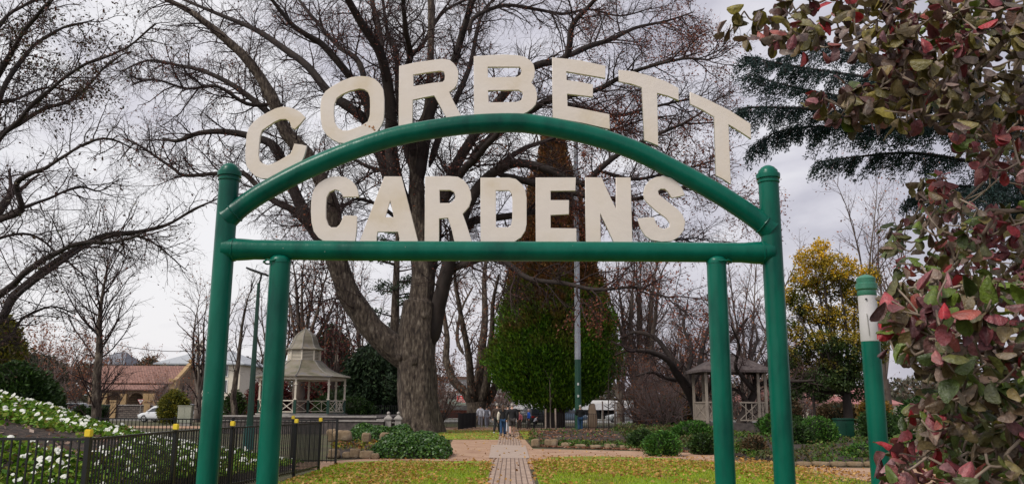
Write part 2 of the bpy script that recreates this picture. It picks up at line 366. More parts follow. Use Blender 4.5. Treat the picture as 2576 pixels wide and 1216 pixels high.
keep = np.array([noise.noise(Vector((c[0] * .5, c[1] * .28, 3))) + .22 * noise.noise(Vector((c[0] * 2, c[1] * 2, 1))) + (c[1] - 20) * .06 > NP.uniform(-.35, .35) for c in C]); C = C[keep]
C2 = scatter(2600, [(-4, -.7, 24.3, 26.5), (.7, 8, 26.3, 29), (-.9, -.45, 17, 27), (.5, 1.0, 17, 27), (-4, 1.5, 42, 62), (1, 4, 42, 58)], .045)
C3 = scatter(420, [(-3.4, -.7, 26, 40), (.7, 6, 27, 33), (-.5, .5, 16, 45), (6, 14, 17, 24)], .05)
C = np.concatenate([C, C2, C3]); V, Q = leaves_np(C, .085, .62, NP.normal(size=(len(C), 3)) * np.array([1, 1, .35]), .15)
tag(link('fallen_leaves', np_mesh('fallen_leaves', V, Q), M_fall), 'dry brown autumn leaves littering the lawns', 'leaves', kind='stuff')
# ================================================================ entrance arch
GY = 5.4
def G(x, y): return at(x, y, GY)
PR = px(25.5, GY)
arch = thing('entrance_arch', (G(1254, 1000).x, GY, 0), 'green tubular garden gateway arch with big cream raised letters over the brick path', 'arch')
def post(x, y, ytop, r, capd, off=0):
    p = G(x, y); zt = G(x, ytop).z; m = MB(); m.tube([(p.x, GY + off, 0), (p.x, GY + off, zt)], r, 40, False)
    m.lathe([(r * 2, 0), (r * 2, .012), (r * 1.02, .02)], (p.x, GY + off, 0), 28)
    o = m.out('post', M_green, arch, True, True)
    m = MB()
    if capd: m.lathe([(r * 1.02, -.06), (r * 1.10, -.055), (r * 1.10, -.042), (r * 1.0, -.038), (r * 1.0, -.03), (r * 1.17, -.026), (r * 1.2, 0), (r * 1.17, .006), (r * 1.0, .008), (r * .95, .03), (r * .72, .045), (r * .68, .05), (r * .3, .064), (0.002, .066)], (p.x, GY + off, zt), 28)
    else: m.lathe([(r * 1.04, -.02), (r * 1.05, -.005), (r * .96, .012), (r * .8, .024), (r * .4, .032), (.002, .034)], (p.x, GY + off, zt), 24)
    m.out('cap', M_green, o, True, True); return p.x, zt
lx, _ = post(549.5, 820, 434, PR, True); rx, _ = post(1953, 820, 440, PR, True)
post(692, 900, 655, px(26, GY), False, -.012); post(1811, 900, 657, px(24.5, GY), False, -.012)
AP = [(597, 528), (640, 497), (700, 462), (773, 425), (870, 384), (980, 347), (1083, 326), (1170, 314), (1262, 309), (1340, 312), (1453, 333), (1530, 354), (1608, 383), (1712, 435), (1815, 492), (1908, 554)]
P = [Vector((lx, GY, G(560, 551).z))] + [G(x, y) for x, y in AP] + [Vector((rx, GY, G(1950, 580).z))]
P = catmull(P, 4); m = MB(); n = len(P); m.tube(P, [PR * (1.0 + .16 * max(0, 1 - min(i, n - 1 - i) / 5.0)) for i in range(n)], 40); m.out('arch_pipe', M_green, arch, True, True)
z = G(1254, 631.5).z; dx = .0105
m = MB(); xs = [lx, lx + .10, lx + .16, lx + .20, lx + .9, 0, rx - .9, rx - .20, rx - .16, rx - .10, rx]
m.tube([(x, GY, z + .003 * math.sin(x * 2)) for x in xs], [PR * 1.12, PR * 1.12, PR * 1.06, PR, PR, PR, PR, PR, PR * 1.06, PR * 1.12, PR * 1.12], 40); m.out('crossbar', M_green, arch, True, True)
# weld beads
for (x, dz) in ((692, 0), (1811, 0)):
    p = G(x, 662); m = MB(); m.tube([(p.x + px(27, GY) * math.cos(a), GY - .012 + px(27, GY) * math.sin(a), G(x, 660).z + uni(-.006, .008)) for a in np.linspace(0, 2 * math.pi, 26)], .006, 6, False); m.out('weld_bead', M_green, arch, True, True)
def bead(c, t, r, n=34):
    t = Vector(t).normalized(); u = t.cross(Vector((0, 1, 0))).normalized(); v = t.cross(u); m = MB()
    m.tube([Vector(c) + (u * math.cos(a) + v * math.sin(a)) * (r + uni(-.0012, .0012)) + t * uni(-.003, .003) for a in np.linspace(0, 2 * math.pi, n)], .0055, 6, False); m.out('weld_bead', M_green, arch, True, True)
bead((lx + PR * 1.02, GY, z), (1, 0, 0), PR * 1.13); bead((rx - PR * 1.02, GY, z), (1, 0, 0), PR * 1.13); bead(P[3], P[4] - P[2], PR * 1.10); bead(P[-4], P[-3] - P[-5], PR * 1.10)
M_chip = mat('bare chipped patch', [(.35, .36, .33), (.5, .5, .47)], 40, .6)
for i in range(10):
    m = MB(); k = rnd()
    if k < .4: x = random.choice((lx, rx)); a = uni(-2.6, -.5); m.sphere((x + PR * math.cos(a), GY + PR * math.sin(a), uni(1.2, 2.7)), uni(.0015, .0035), 6, 4, (1, .5, 1.6))
    elif k < .7: a = uni(-2.9, -.3); m.sphere((uni(lx + .2, rx - .2), GY + PR * math.sin(a) * .99, z + PR * -math.cos(a) * .99), uni(.0015, .003), 6, 4)
    else: q = P[int(uni(6, n - 6))]; a = uni(.2, 1.3); m.sphere((q.x, GY - PR * math.cos(a), q.z + PR * math.sin(a) * .98), uni(.0015, .0035), 6, 4)
    m.out('paint_chip', M_chip, arch, True, True)
Z = {1: (950, 200, 2.2108), 2: (1550, 200, 3.4738), 3: (2150, 200, 2.2111), 4: (1220, 690, 3.3026), 5: (1900, 690, 2.9273)}
LET = [(1, [[(605,600),(560,555),(510,525),(450,508),(400,505),(340,520),(270,555),(200,595),(145,640),(105,690),(85,750),(78,830),(73,900),(73,970),(85,1030),(120,1080),(165,1120),(220,1140),(290,1140),(350,1125),(420,1095),(500,1060),(560,1010),(590,950),(605,900),(615,850),(560,838),(505,832),(490,880),(470,920),(430,945),(380,975),(320,1005),(270,1020),(225,1005),(198,980),(190,930),(195,850),(203,770),(220,715),(270,680),(330,640),(380,618),(430,615),(465,640),(480,690),(510,705),(560,655)]]),
 (1, [[(735,520),(745,430),(780,370),(840,325),(920,280),(1010,245),(1090,235),(1160,240),(1215,260),(1260,300),(1290,350),(1300,430),(1300,540),(1295,620),(1275,670),(1235,730),(1150,770),(1060,805),(980,830),(900,825),(840,795),(790,755),(755,700),(740,620)], [(880,430),(930,395),(1000,365),(1080,347),(1120,352),(1155,375),(1172,420),(1175,500),(1172,580),(1155,635),(1100,670),(1040,695),(980,715),(930,715),(890,690),(862,640),(855,570),(858,490)]]),
 (2, [[(165,230),(400,178),(640,145),(760,130),(860,145),(920,190),(960,240),(985,300),(985,400),(970,480),(930,540),(860,590),(920,720),(1030,925),(930,945),(825,962),(735,790),(650,640),(520,665),(355,700),(350,1045),(250,1070),(155,1100),(160,600)], [(362,352),(600,312),(740,297),(785,310),(800,360),(795,420),(770,450),(620,465),(480,490),(362,510)]]),
 (2, [[(1200,95),(1400,80),(1600,70),(1800,80),(1900,100),(1980,150),(2030,210),(2050,290),(2040,380),(1998,460),(2050,520),(2075,600),(2080,680),(2060,760),(2010,820),(1940,870),(1860,905),(1600,915),(1200,925)], [(1395,243),(1840,243),(1865,290),(1850,350),(1800,380),(1395,388)], [(1400,568),(1820,563),(1870,590),(1885,640),(1860,700),(1800,728),(1405,735)]]),
 (3, [[(130,70),(370,95),(600,145),(600,255),(430,225),(255,195),(257,270),(370,285),(490,310),(490,420),(370,405),(262,393),(265,500),(400,525),(635,572),(640,705),(400,650),(133,602)]]),
 (3, [[(718,180),(850,195),(1000,235),(1130,280),(1245,340),(1248,450),(1150,410),(1057,385),(1067,850),(1000,822),(942,800),(920,335),(830,305),(718,282)]]),
 (3, [[(1348,375),(1500,440),(1700,540),(1880,655),(1887,790),(1790,725),(1687,662),(1707,1190),(1640,1145),(1575,1110),(1560,595),(1460,535),(1348,480)]]),
 (4, [[(715,325),(705,250),(680,180),(620,110),(540,65),(450,50),(350,60),(270,90),(190,140),(130,210),(100,290),(85,400),(82,520),(90,660),(120,780),(180,860),(260,915),(670,915),(690,700),(690,575),(600,568),(510,572),(495,620),(460,690),(420,725),(350,725),(310,690),(280,600),(280,450),(290,330),(330,260),(400,228),(450,240),(490,280),(505,325)]]),
 (4, [[(1050,55),(1275,55),(1500,920),(1245,920),(1250,870),(1230,785),(965,785),(950,860),(955,920),(720,920)], [(1128,370),(1062,590),(1175,590)]]),
 (4, [[(1590,55),(1900,50),(2020,60),(2100,105),(2160,180),(2190,260),(2200,350),(2170,450),(2130,500),(2085,545),(2140,700),(2210,920),(1975,920),(1940,760),(1890,600),(1775,610),(1775,920),(1580,920)], [(1780,235),(1920,235),(1970,260),(1990,320),(1970,370),(1920,405),(1780,405)]]),
 (5, [[(65,62),(400,62),(480,80),(550,140),(590,210),(605,300),(605,600),(590,680),(540,760),(460,812),(65,812)], [(245,212),(400,212),(430,250),(440,330),(435,560),(420,620),(390,642),(245,642)]]),
 (5, [[(710,62),(1180,60),(1175,215),(885,218),(885,325),(1100,325),(1100,490),(885,500),(885,650),(1185,655),(1190,812),(710,812)]]),
 (5, [[(1290,60),(1480,60),(1560,240),(1650,430),(1650,60),(1820,60),(1842,815),(1620,815),(1465,480),(1472,815),(1295,815)]]),
 (5, [[(2455,265),(2420,180),(2360,110),(2290,65),(2200,45),(2120,55),(2040,95),(1990,160),(1970,240),(1980,310),(2030,370),(2130,460),(2230,530),(2280,590),(2275,635),(2210,662),(2150,640),(2115,590),(2095,525),(2010,525),(1910,540),(1915,580),(1940,660),(1990,740),(2060,790),(2180,812),(2300,805),(2380,760),(2440,680),(2460,580),(2430,500),(2370,430),(2290,370),(2200,300),(2150,260),(2140,220),(2170,195),(2220,195),(2260,230),(2300,300),(2380,285)]])]
for ch, (zi, loops) in zip('CORBETTGARDENS', LET):
    ox, oy, s = Z[zi]; LL = []
    for L in loops:
        LL.append([((g := G((ox + x / s) / 1.5901, (oy + y / s) / 1.5901)).x, g.z) for x, y in L])
    o = sheet('letter', LL, .022, (0, GY, 0), (1, 0, 0), (0, 0, 1), M_letter, arch, .002)
    o['label'] = 'cream capital letter ' + ch
M_rust_ = mat('rust', [(.25, .09, .02), (.4, .18, .05)], 30, .9)
for i in range(7):
    m = MB(); g = G((950 + uni(1110, 1240) / 2.2108) / 1.59, (200 + uni(660, 715) / 2.2108) / 1.59); g.y = GY - .0125; m.sphere(g, uni(.003, .008), 7, 3, (1, .1, 1)); m.out('rust_spot', M_rust_, arch, False, True)
# ================================================================ street sign post, right
p = at(2197, 950, 5.3); r = px(22.5, 5.3)
sg = thing('sign_post', (p.x, p.y, 0), 'round green post with white band at the top half hidden by red shrub leaves', 'sign post')
def zz(y): return at(2180, y, 5.3).z
m = MB(); m.tube([(p.x, p.y, 0), (p.x, p.y, zz(857))], [r * 1.04, r], 32, False); m.out('post', M_green, sg, True, True)
m = MB(); m.lathe([(r * 1.01, zz(858)), (r * 1.03, zz(857)), (r * 1.01, zz(790)), (r * .985, zz(788)), (r * .985, zz(742))], (p.x, p.y, 0), 32)
m.out('band', mat('chalky white paint', [(.48, .46, .47), (.60, .58, .57)], 2.5, .6), sg, True, True)
m = MB(); m.lathe([(r * .98, zz(744)), (r * 1.04, zz(742)), (r * 1.0, zz(730)), (r * 1.16, zz(727)), (r * 1.17, zz(714)), (r * 1.0, zz(712)), (r * 1.05, zz(700)), (r * .7, zz(694)), (r * .2, zz(690)), (.001, zz(689))], (p.x, p.y, 0), 32)
m.out('cap', mat('pale green paint', [(.02, .12, .075), (.05, .2, .13)], 3, .4), sg, True, True)
m = MB(); q = at(2170, 754, 5.3); m.tube([(q.x, p.y - r * 1.01, q.z), (q.x, p.y - r * .9, q.z)], .006, 12); m.out('bolt_hole', M_black, sg, False, True)
q = at(2171, 790, 5.3); b = at(2178, 845, 5.3); m = MB(); m.tube([(q.x, p.y - r * .99, q.z), (b.x, p.y - r * 1.0, b.z)], .0022, 6); m.out('seam', M_conc, sg, False, True)
a, b = at(2208, 793, 5.3), at(2262, 838, 5.3)
m = MB(); m.box(a.x, a.x + .32, p.y - .004, p.y + .004, b.z, a.z); pl = m.out('sign_plate', mat('blue enamel', [(.008, .03, .22), (.012, .04, .28)], 3, .3), sg, False, True, .001)
cu = bpy.data.curves.new('t', 'FONT'); cu.body = '5 /'; cu.size = .11; cu.extrude = .002; o = bpy.data.objects.new('t', cu); COL.objects.link(o); bpy.context.view_layer.update()
me = bpy.data.meshes.new_from_object(o.evaluated_get(bpy.context.evaluated_depsgraph_get())); bpy.data.objects.remove(o)
for v in me.vertices: v.co = Vector((a.x + .012 + v.co.x, p.y - .006 - v.co.z, b.z + .02 + v.co.y))
link('lettering', me, M_white, pl)
# ================================================================ fences
def fence(name, pts, h, label, cat='fence', group=None, sp=.1, pr=.009, mt=M_black, caps=None, zb=.07, z0=0, over=0, flatpick=False, post_r=.03):
    """pts: world (x, y); one panel per span, one post per point"""
    c = thing(name, (pts[0][0], pts[0][1], z0), label, cat, group)
    for (x0, y0), (x1, y1) in zip(pts[:-1], pts[1:]):
        a = Vector((x0, y0, z0)); b = Vector((x1, y1, z0)); d = b - a; L = d.length; m = MB(); u = Vector((0, 0, 1))
        m.bar(a + u * h, b + u * h, .032); m.bar(a + u * (zb + .05), b + u * (zb + .05), .032)
        n = max(2, int(L / sp))
        for i in range(1, n):
            q = a + d * (i / n)
            if flatpick: m.bar(q + u * zb, q + u * (h + over), .055, .018)
            else: m.bar(q + u * zb, q + u * (h - .01 + over), pr * 2)
        m.out('panel', mt, c, False, True)
    for i, (x, y) in enumerate(pts):
        m = MB(); m.box(x - post_r, x + post_r, y - post_r, y + post_r, z0, z0 + h + .06); o = m.out('post', mt, c, False, True)
        if caps and i in caps:
            m = MB(); m.box(x - .042, x + .042, y - .042, y + .042, z0 + h + .03, z0 + h + .125); m.out('cap', M_yellow, o, False, False, .01)
    return c
fence('pool_fence', [(-9.8, 10.9), (-8.1, 10.95), (-5.42, 11.0), (-5.6, 14.3), (-5.5, 16.9), (-5.02, 20.0), (-4.9, 22.0)], 1.2, 'black tubular steel fence with yellow post caps running away beside the flower bed', 'fence', caps=(2, 3, 4, 5, 6), sp=.105, pr=.0095)
a = at(200, 1059, 24.3)
fence('garden_fence', [(-14.6, 25.6), (-12.2, 25.2), (-9.8, 24.9), (-8.0, 24.6), (-6.2, 24.3), (-4.9, 24.1)], 1.22, 'black metal fence on the far side of the flower bed in front of the road', 'fence', caps=(4,), sp=.12)
# ================================================================ the great bare tree
MAIN_P = [(.50, 4.0, 48, .24, .01, 7, .06, .10), (.34, 2.2, 48, .30, -.02, 5, .025, .1), (.22, 1.25, 50, .36, -.05, 4, .0125, .1)]
Y0 = 52
T = [
 ([(1058,1092),(1054,1050),(1050,1000),(1048,940),(1046,890),(1050,820),(1058,760),(1063,690),(1055,600),(1048,528),(1047,440),(1047,373),(1060,320),(1078,270),(1083,140),(1085,60),(1083,-20)], 0, 0, 0),
 ([(1040,905),(1005,885),(975,862),(935,825),(900,775),(868,715),(848,655),(842,590),(835,528),(810,460),(773,394),(721,332),(690,259),(643,177),(597,125),(540,75),(480,30),(400,-10)], 47, 9, -5),
 ([(868,715),(845,655),(800,590),(752,507),(720,430),(690,368),(640,345),(566,331),(500,335),(447,354),(410,348)], 26, 6, 4),
 ([(845,655),(799,600),(773,564),(737,528),(690,505),(650,470),(608,434),(546,436),(465,441),(434,422),(360,372),(320,350)], 16, 4, 7),
 ([(721,332),(670,279),(590,217),(515,180),(447,164),(372,152),(300,182)], 13, 3, 5),
 ([(690,262),(621,261),(546,217),(472,223),(385,199),(330,215)], 8, 2.5, -4),
 ([(1046,600),(1010,540),(985,470),(955,380),(923,306),(855,254),(819,223),(773,166),(711,120),(659,84),(618,63),(560,40),(500,15),(440,-10)], 24, 6, 5),
 ([(955,380),(928,270),(897,218),(876,187),(814,115),(773,89),(736,63),(700,20),(670,-20)], 18, 6, -4),
 ([(928,270),(905,160),(855,120),(809,70),(760,10),(740,-20)], 12, 5, 7),
 ([(1040,560),(1005,480),(984,380),(984,293),(974,203),(954,129),(911,62),(876,0),(860,-30)], 26, 11, -7),
 ([(974,203),(962,150),(954,78),(935,0),(930,-30)], 14, 8, 3),
 ([(1030,420),(1010,300),(1001,234),(997,137),(974,78),(962,-10)], 14, 7, 6),
 ([(1045,420),(1030,300),(1025,180),(1032,137),(1021,78),(1013,-10)], 15, 8, -8),
 ([(1020,330),(1025,200),(1036,137),(1060,117),(1107,39),(1150,10),(1220,-20)], 12, 5, 3),
 ([(1050,470),(1065,380),(1083,280),(1120,200),(1142,156),(1165,78),(1189,0),(1200,-30)], 22, 9, -5),
 ([(1080,420),(1110,330),(1161,219),(1185,156),(1200,78),(1215,30),(1250,-10)], 13, 6, 6),
 ([(1180,90),(1192,45),(1267,14),(1345,23),(1419,35),(1481,23),(1560,40),(1640,20)], 9, 3, 5),
 ([(1070,640),(1100,540),(1140,430),(1200,330),(1270,235),(1345,167),(1423,144),(1439,66),(1478,20),(1509,-15)], 22, 7, -6),
 ([(1423,144),(1481,117),(1540,98),(1599,70),(1680,52),(1745,30)], 12, 3, 5),
 ([(1180,400),(1240,345),(1300,300),(1345,273),(1384,250),(1497,227),(1560,195),(1618,172),(1716,148),(1780,150)], 17, 3, -8),
 ([(1070,620),(1110,520),(1163,432),(1197,398),(1230,358),(1290,300),(1330,250)], 16, 8, -9),
 ([(1231,442),(1274,402),(1315,375),(1352,361),(1440,335),(1530,330),(1620,300),(1700,290)], 12, 3, 6),
 ([(1085,870),(1098,790),(1110,740),(1127,670),(1150,590),(1183,503),(1231,442),(1300,410),(1390,430),(1466,462),(1504,429),(1560,385),(1650,340),(1720,310)], 28, 5, -6),
 ([(1120,700),(1140,675),(1180,660),(1215,650),(1265,655),(1330,700),(1420,712),(1500,728),(1600,722),(1680,748)], 15, 3, -9),
 ([(1150,590),(1190,556),(1215,552),(1300,540),(1430,520),(1530,545),(1600,560),(1690,600),(1750,598)], 17, 3, 8),
 ([(1250,438),(1320,455),(1420,480),(1500,495),(1600,500),(1690,475),(1780,470),(1840,500)], 14, 3, -5),
 ([(1504,429),(1590,450),(1660,440),(1740,420),(1810,400)], 8, 2.5, 4),
 ([(1384,250),(1460,270),(1550,290),(1640,270),(1740,250),(1800,265)], 10, 3, 7),
 ([(1068,760),(1075,700),(1095,600),(1100,500),(1140,430)], 30, 16, 3),
 ([(1010,560),(960,520),(900,500),(850,520),(800,500),(760,520)], 7, 2.5, -5),
 ([(1000,440),(930,420),(880,400),(820,420),(760,380)], 8, 2.5, 6),
]
L = []
P, _ = limb(T[0][0], 1, 1, Y0, 0, 4)
def trad(p):
    z = p.z; return px(48, Y0) * (1.0 + .16 * math.exp(-max(0, z) / .8)) if z < 5.2 else max(.22, px(48, Y0) * (1 - (z - 5.2) / 24) * (1 if z < 8 else .72))
R = [trad(p) for p in P]
L.append((P, R))
for xy, r0, r1, dY in T[1:]: L.append(limb(xy, r0 * .76, r1 * .62, Y0, dY, 4))
def mmask(p):
    s = (p.x > 4) * 1.1 + (p.x > 8) * 1.6 + .30; s += 1.1 * (p.z < 13.5 and p.x > .5); return s * max(0, .25 + noise.noise(p * .28) * 3.2)
M_rleaf = leafmat('dry beech leaf', [(.10, .025, .018), (.22, .06, .035), (.14, .04, .025), (.30, .11, .045)], trans=.15)
mt_ = tree('giant_tree', (P[0].x, Y0, 0), 'giant bare spreading tree with thick forked trunk directly behind the garden archway', 'tree', None, L[2:], MAIN_P, M_bark2, M_twig, M_rleaf, .0, .13, .75, mmask, 10)
mt_.children[0].name = 'limbs'
# furrowed main trunk with burls
V, Q = tubes_np([(catmull(P, 3), [trad(p) for p in catmull(P, 3)])], 40)
ang = np.arctan2(V[:, 1] - Y0, V[:, 0] - np.interp(V[:, 2], [p.z for p in P], [p.x for p in P])); zz_ = V[:, 2]
f = .065 * np.sin(5 * ang + .5 * np.sin(zz_ * .9)) + .035 * np.sin(11 * ang + zz_ * .6) + .03 * np.sin(2.1 * zz_ + 3 * ang) + .07 * np.exp(-np.maximum(zz_, 0) / .7) * np.sin(6 * ang + 1)
cx = np.interp(zz_, [p.z for p in P], [p.x for p in P]); V[:, 0] = cx + (V[:, 0] - cx) * (1 + f); V[:, 1] = Y0 + (V[:, 1] - Y0) * (1 + f)
link('trunk', np_mesh('trunk', V, Q, True), M_bark, mt_, world=True)
V, Q = rough_tubes([L[1]], 18, .03); link('limb', np_mesh('limb', V, Q, True), M_bark, mt_, world=True)
out = {}; kids(*L[1], 0, MAIN_P, out); tip(*L[1], 0, MAIN_P, out); V, Q = tubes_np([q for l in out.values() for q in l], 3); link('crown', np_mesh('crown', V, Q), M_twig, mt_, world=True)
for x, y, r, d in ((1022, 893, 13, -1.0), (1003, 898, 8, -1.05), (1066, 792, 9, -.95), (938, 838, 8, -.6), (1040, 905, 12, -1.05)):
    m = MB(); m.sphere(at(x, y, Y0 + d), px(r, Y0), 14, 10, (1, .6, 1.15), .05); m.out('burl', M_bark, mt_, True, True)
# ================================================================ big bare tree at the left edge
L = []
for xy, r0, r1, dY in [
 ([(-260,1180),(-230,980),(-190,850),(-130,740),(-60,640),(-20,560),(20,500)], 40, 15, 2),
 ([(-200,900),(-90,860),(0,800),(37,745),(80,700),(124,670),(248,596),(348,583),(434,558),(500,520),(545,500)], 20, 3, 3),
 ([(-190,850),(-100,800),(0,740),(60,690),(130,640),(210,610),(290,608),(360,585)], 16, 3, -3),
 ([(37,745),(110,690),(230,612),(330,590),(400,620),(470,680)], 9, 2, 5),
 ([(-20,560),(0,552),(50,528),(43,465),(70,440),(112,422),(186,379),(260,348),(330,370)], 13, 2.5, -2),
 ([(-20,560),(60,520),(120,500),(200,470),(250,480),(300,450)], 8, 2, 4),
 ([(-60,640),(-40,480),(0,348),(50,310),(112,273),(186,248),(279,155),(330,130)], 14, 3, 4),
 ([(0,348),(60,290),(130,220),(220,160),(320,120),(390,60)], 9, 2.5, -2),
 ([(-60,420),(-20,300),(20,200),(80,120),(160,70),(240,50)], 14, 3, 2),
 ([(-60,300),(0,180),(60,80),(110,20),(140,-20)], 12, 4, -2),
 ([(-80,200),(0,60),(70,10),(150,-20)], 10, 4, 2),
 ([(-40,260),(40,250),(120,220),(200,230),(260,200)], 7, 2, 5),
 ([(-60,640),(0,600),(80,590),(150,640),(220,700)], 7, 2, 0),
 ([(-100,800),(0,860),(60,800),(130,770),(190,790)], 8, 2, 2),
]: L.append(limb(xy, r0 * .72, r1 * .75, 19, dY, 4))
LP = [(.21, 1.5, 45, .27, 0, 7, .017, .05), (.18, .85, 48, .32, -.02, 5, .008, .1), (.115, .48, 50, .36, -.06, 3, .005, .1)]
tree('bare_tree', (-13.5, 19, 0), 'large bare tree reaching in from the left edge with long drooping limbs', 'tree', None, L, LP, M_bark2, M_twig, leafmat('hanging leaf', [(.03, .03, .015), (.07, .035, .02), (.10, .03, .02), (.05, .07, .02)], trans=.1), .01, .075, .5, lambda p: .10 + (1.6 if p.z > 8.6 and p.x < -8.5 else 0) * max(0, .3 + noise.noise(p * .9) * 2), 10)
# ================================================================ generic upright bare trees
def upright(name, x, yb, ytop, Y, r, stems, spread, label, cat='tree', group=None, P=None, bark=None, twig=None, leaf=None, lprob=0, lsize=.12, fork=.25, lean=0, z0=0, lmask=None):
    b = at(x, 1000, Y); b.z = z0; top = at(x, ytop, Y).z; Hh = top - z0; rw = px(r, Y); L = []
    if fork > 0:
        pts, rs = grow(b, Vector((lean, 0, 1)).normalized(), Hh * fork, rw * 1.15, 5, .05, 0, .85); pts[0] = b; L.append((pts, rs))
        q = pts[-1]; r0 = rs[-1]
    else: q = b; r0 = rw
    for i in range(stems):
        a = 2 * math.pi * (i + uni(-.3, .3)) / stems + .6; s = spread * uni(.5, 1.1) if stems > 1 else .03
        d = Vector((math.cos(a) * s + lean * .5, math.sin(a) * s * .7, 1)).normalized()
        pts, rs = grow(q - Vector((0, 0, rw * .4)), d, Hh * (1 - fork) * uni(.82, 1.05), r0 * (uni(.45, .62) if stems > 1 else 1), 9, .11, .07, .16); L.append((pts, rs))
    return tree(name, tuple(b), label, cat, group, L, P, bark or M_bark2, twig or M_twig, leaf, 0, lsize, lprob, lmask, 10)
def BP(k, dens=1.0, trop=.06, drop=-.02): return [(.58 * k / dens, 3.1 * k, 42, .22, trop, 6, .06 * k, .1), (.44 * k / dens, 1.6 * k, 45, .3, drop, 4, .026 * k, .1), (.36 * k / dens, .8 * k, 48, .3, drop, 3, .015 * k, .15)]
GB = 'bare winter trees standing behind the garden'
upright('bare_tree', 248, 1055, 650, 40, 11, 1, .1, 'slender bare tree with many thin upswept branches in front of the red roofed stone hall', P=[(.19, 4.0, 50, .15, .09, 7, .042, .16), (.32, 1.6, 38, .22, .05, 5, .019, .1), (.25, .8, 42, .28, .02, 3, .012, .1)], bark=M_bark, fork=.3, group=GB, leaf=M_rleaf, lprob=.05, lsize=.12)
upright('bare_tree', 596, 1060, 700, 56, 8, 1, .1, 'thin bare tree seen between the two green gateway posts on the left', P=BP(.72, .8), bark=M_bark, twig=M_twig, fork=.2, group=GB)
M_rust = leafmat('rust leaf', [(.24, .07, .03), (.34, .12, .045), (.14, .045, .03), (.42, .19, .08)], trans=.2)
M_maroon = leafmat('maroon leaf', [(.09, .015, .018), (.15, .025, .025), (.06, .015, .015), (.20, .05, .03)], trans=.15)
upright('bare_tree', 752, 1060, 640, 68, 15, 6, .42, 'many stemmed bare tree rising behind the rotunda with rusty leaves', P=BP(1.0, 1.0), bark=M_barkp, fork=.30, leaf=M_rust, lprob=.28, lsize=.16, group=GB)
upright('bare_tree', 832, 1060, 700, 78, 9, 4, .5, 'maroon leafed bare tree between the rotunda and the dark cedar', P=BP(1.0, .9), bark=M_barkp, fork=.2, leaf=M_maroon, lprob=.5, lsize=.26, group=GB)
# pollarded plane between big trunk and cypress
L = [limb(xy, a, b, 74, d, 3) for xy, a, b, d in [([(1203,1075),(1202,1040),(1200,1010)], 28, 26, 0), ([(1195,1030),(1170,985),(1140,955),(1122,900),(1125,850),(1115,780),(1105,700)], 13, 4, 2), ([(1198,1020),(1185,970),(1180,900),(1165,820),(1150,740),(1140,660)], 12, 3, -3),
 ([(1204,1020),(1206,960),(1212,880),(1220,800),(1218,700),(1225,640)], 15, 4, 3), ([(1208,1020),(1225,960),(1228,900),(1238,830),(1240,760),(1255,690)], 12, 3, -3), ([(1212,1030),(1240,985),(1252,930),(1258,860),(1275,780)], 12, 3, 3), ([(1165,890),(1150,850),(1160,780),(1190,720)], 6, 2, 3)]]
tree('plane_tree', tuple(gnd(1203, 1067)), 'pollarded bare tree with thick stubby upturned limbs beside the cypress', 'tree', GB, L, BP(1.05, .95), M_bark, M_twigp, M_rust, 0, .17, .32, lambda p: .5 + 1.2 * (p.z < 13), 12)
upright('bare_tree', 1612, 1060, 640, 72, 20, 8, .36, 'pale many stemmed bare tree right of the cypress', P=BP(1.0, 1.05), bark=M_barkp, twig=M_twigp, fork=.12, leaf=M_rust, lprob=.20, lsize=.16, group=GB)
upright('bare_tree', 1560, 1060, 700, 84, 9, 4, .3, 'slim pale bare tree directly at the right flank of the cypress', P=BP(1.0, .9), bark=M_barkp, twig=M_twigp, fork=.15, leaf=M_rust, lprob=.10, lsize=.22, group=GB)
upright('bare_tree', 1690, 1050, 800, 92, 8, 7, .6, 'low mauve twiggy bare tree behind the leaning trees', P=BP(1.2, 1.5), bark=M_barkp, twig=M_twigp, fork=.1, leaf=M_rust, lprob=.03, lsize=.2, group=GB)
for x, yt, Y, lb in ((1880, 640, 90, 'tall thin bare tree showing between the two right gateway posts'), (1990, 700, 95, 'bare tree behind the yellow leafed tree'), (2235, 470, 60, 'bare tree poking up over the red shrub at the right'), (2330, 560, 66, 'bare tree mostly hidden behind the red shrub'), (690, 720, 88, 'bare tree behind the street lamp'), (500, 720, 80, 'bare tree just left of the tall left gateway post'), (905, 700, 90, 'bare tree in the crook of the giant tree')):
    upright('bare_tree', x, 1050, yt, Y, 8, 5, .38, lb, P=BP(1.1, .85), bark=M_barkp, twig=M_twigp if x > 1500 else M_twig, fork=.2, leaf=M_rust, lprob=.18, lsize=.17, group=GB)
for x, yt, Y, lb in ((120, 850, 75, 'brown bare tree behind the dark bushes at the left edge'), (185, 880, 90, 'small bare tree left of the red roofed hall'), (310, 880, 140, 'far bare tree behind the red roofed hall'), (880, 900, 95, 'low bare tree behind the terrace'), (1780, 860, 80, 'twiggy bare tree behind the small white gazebo'), (2010, 900, 85, 'low bare tree in front of the red roofed houses'), (1095, 930, 86, 'small bare tree behind the giant trunk')):
    upright('bare_tree', x, 1050, yt, Y, 6, 6, .6, lb, P=BP(.95, 1.0), bark=M_barkp, twig=M_twigp, fork=.12, leaf=M_rust, lprob=.40, lsize=.22, group=GB)
M_tw2 = mat('mauve twig bark', [(.14, .095, .085), (.27, .20, .18)], .6, .85)
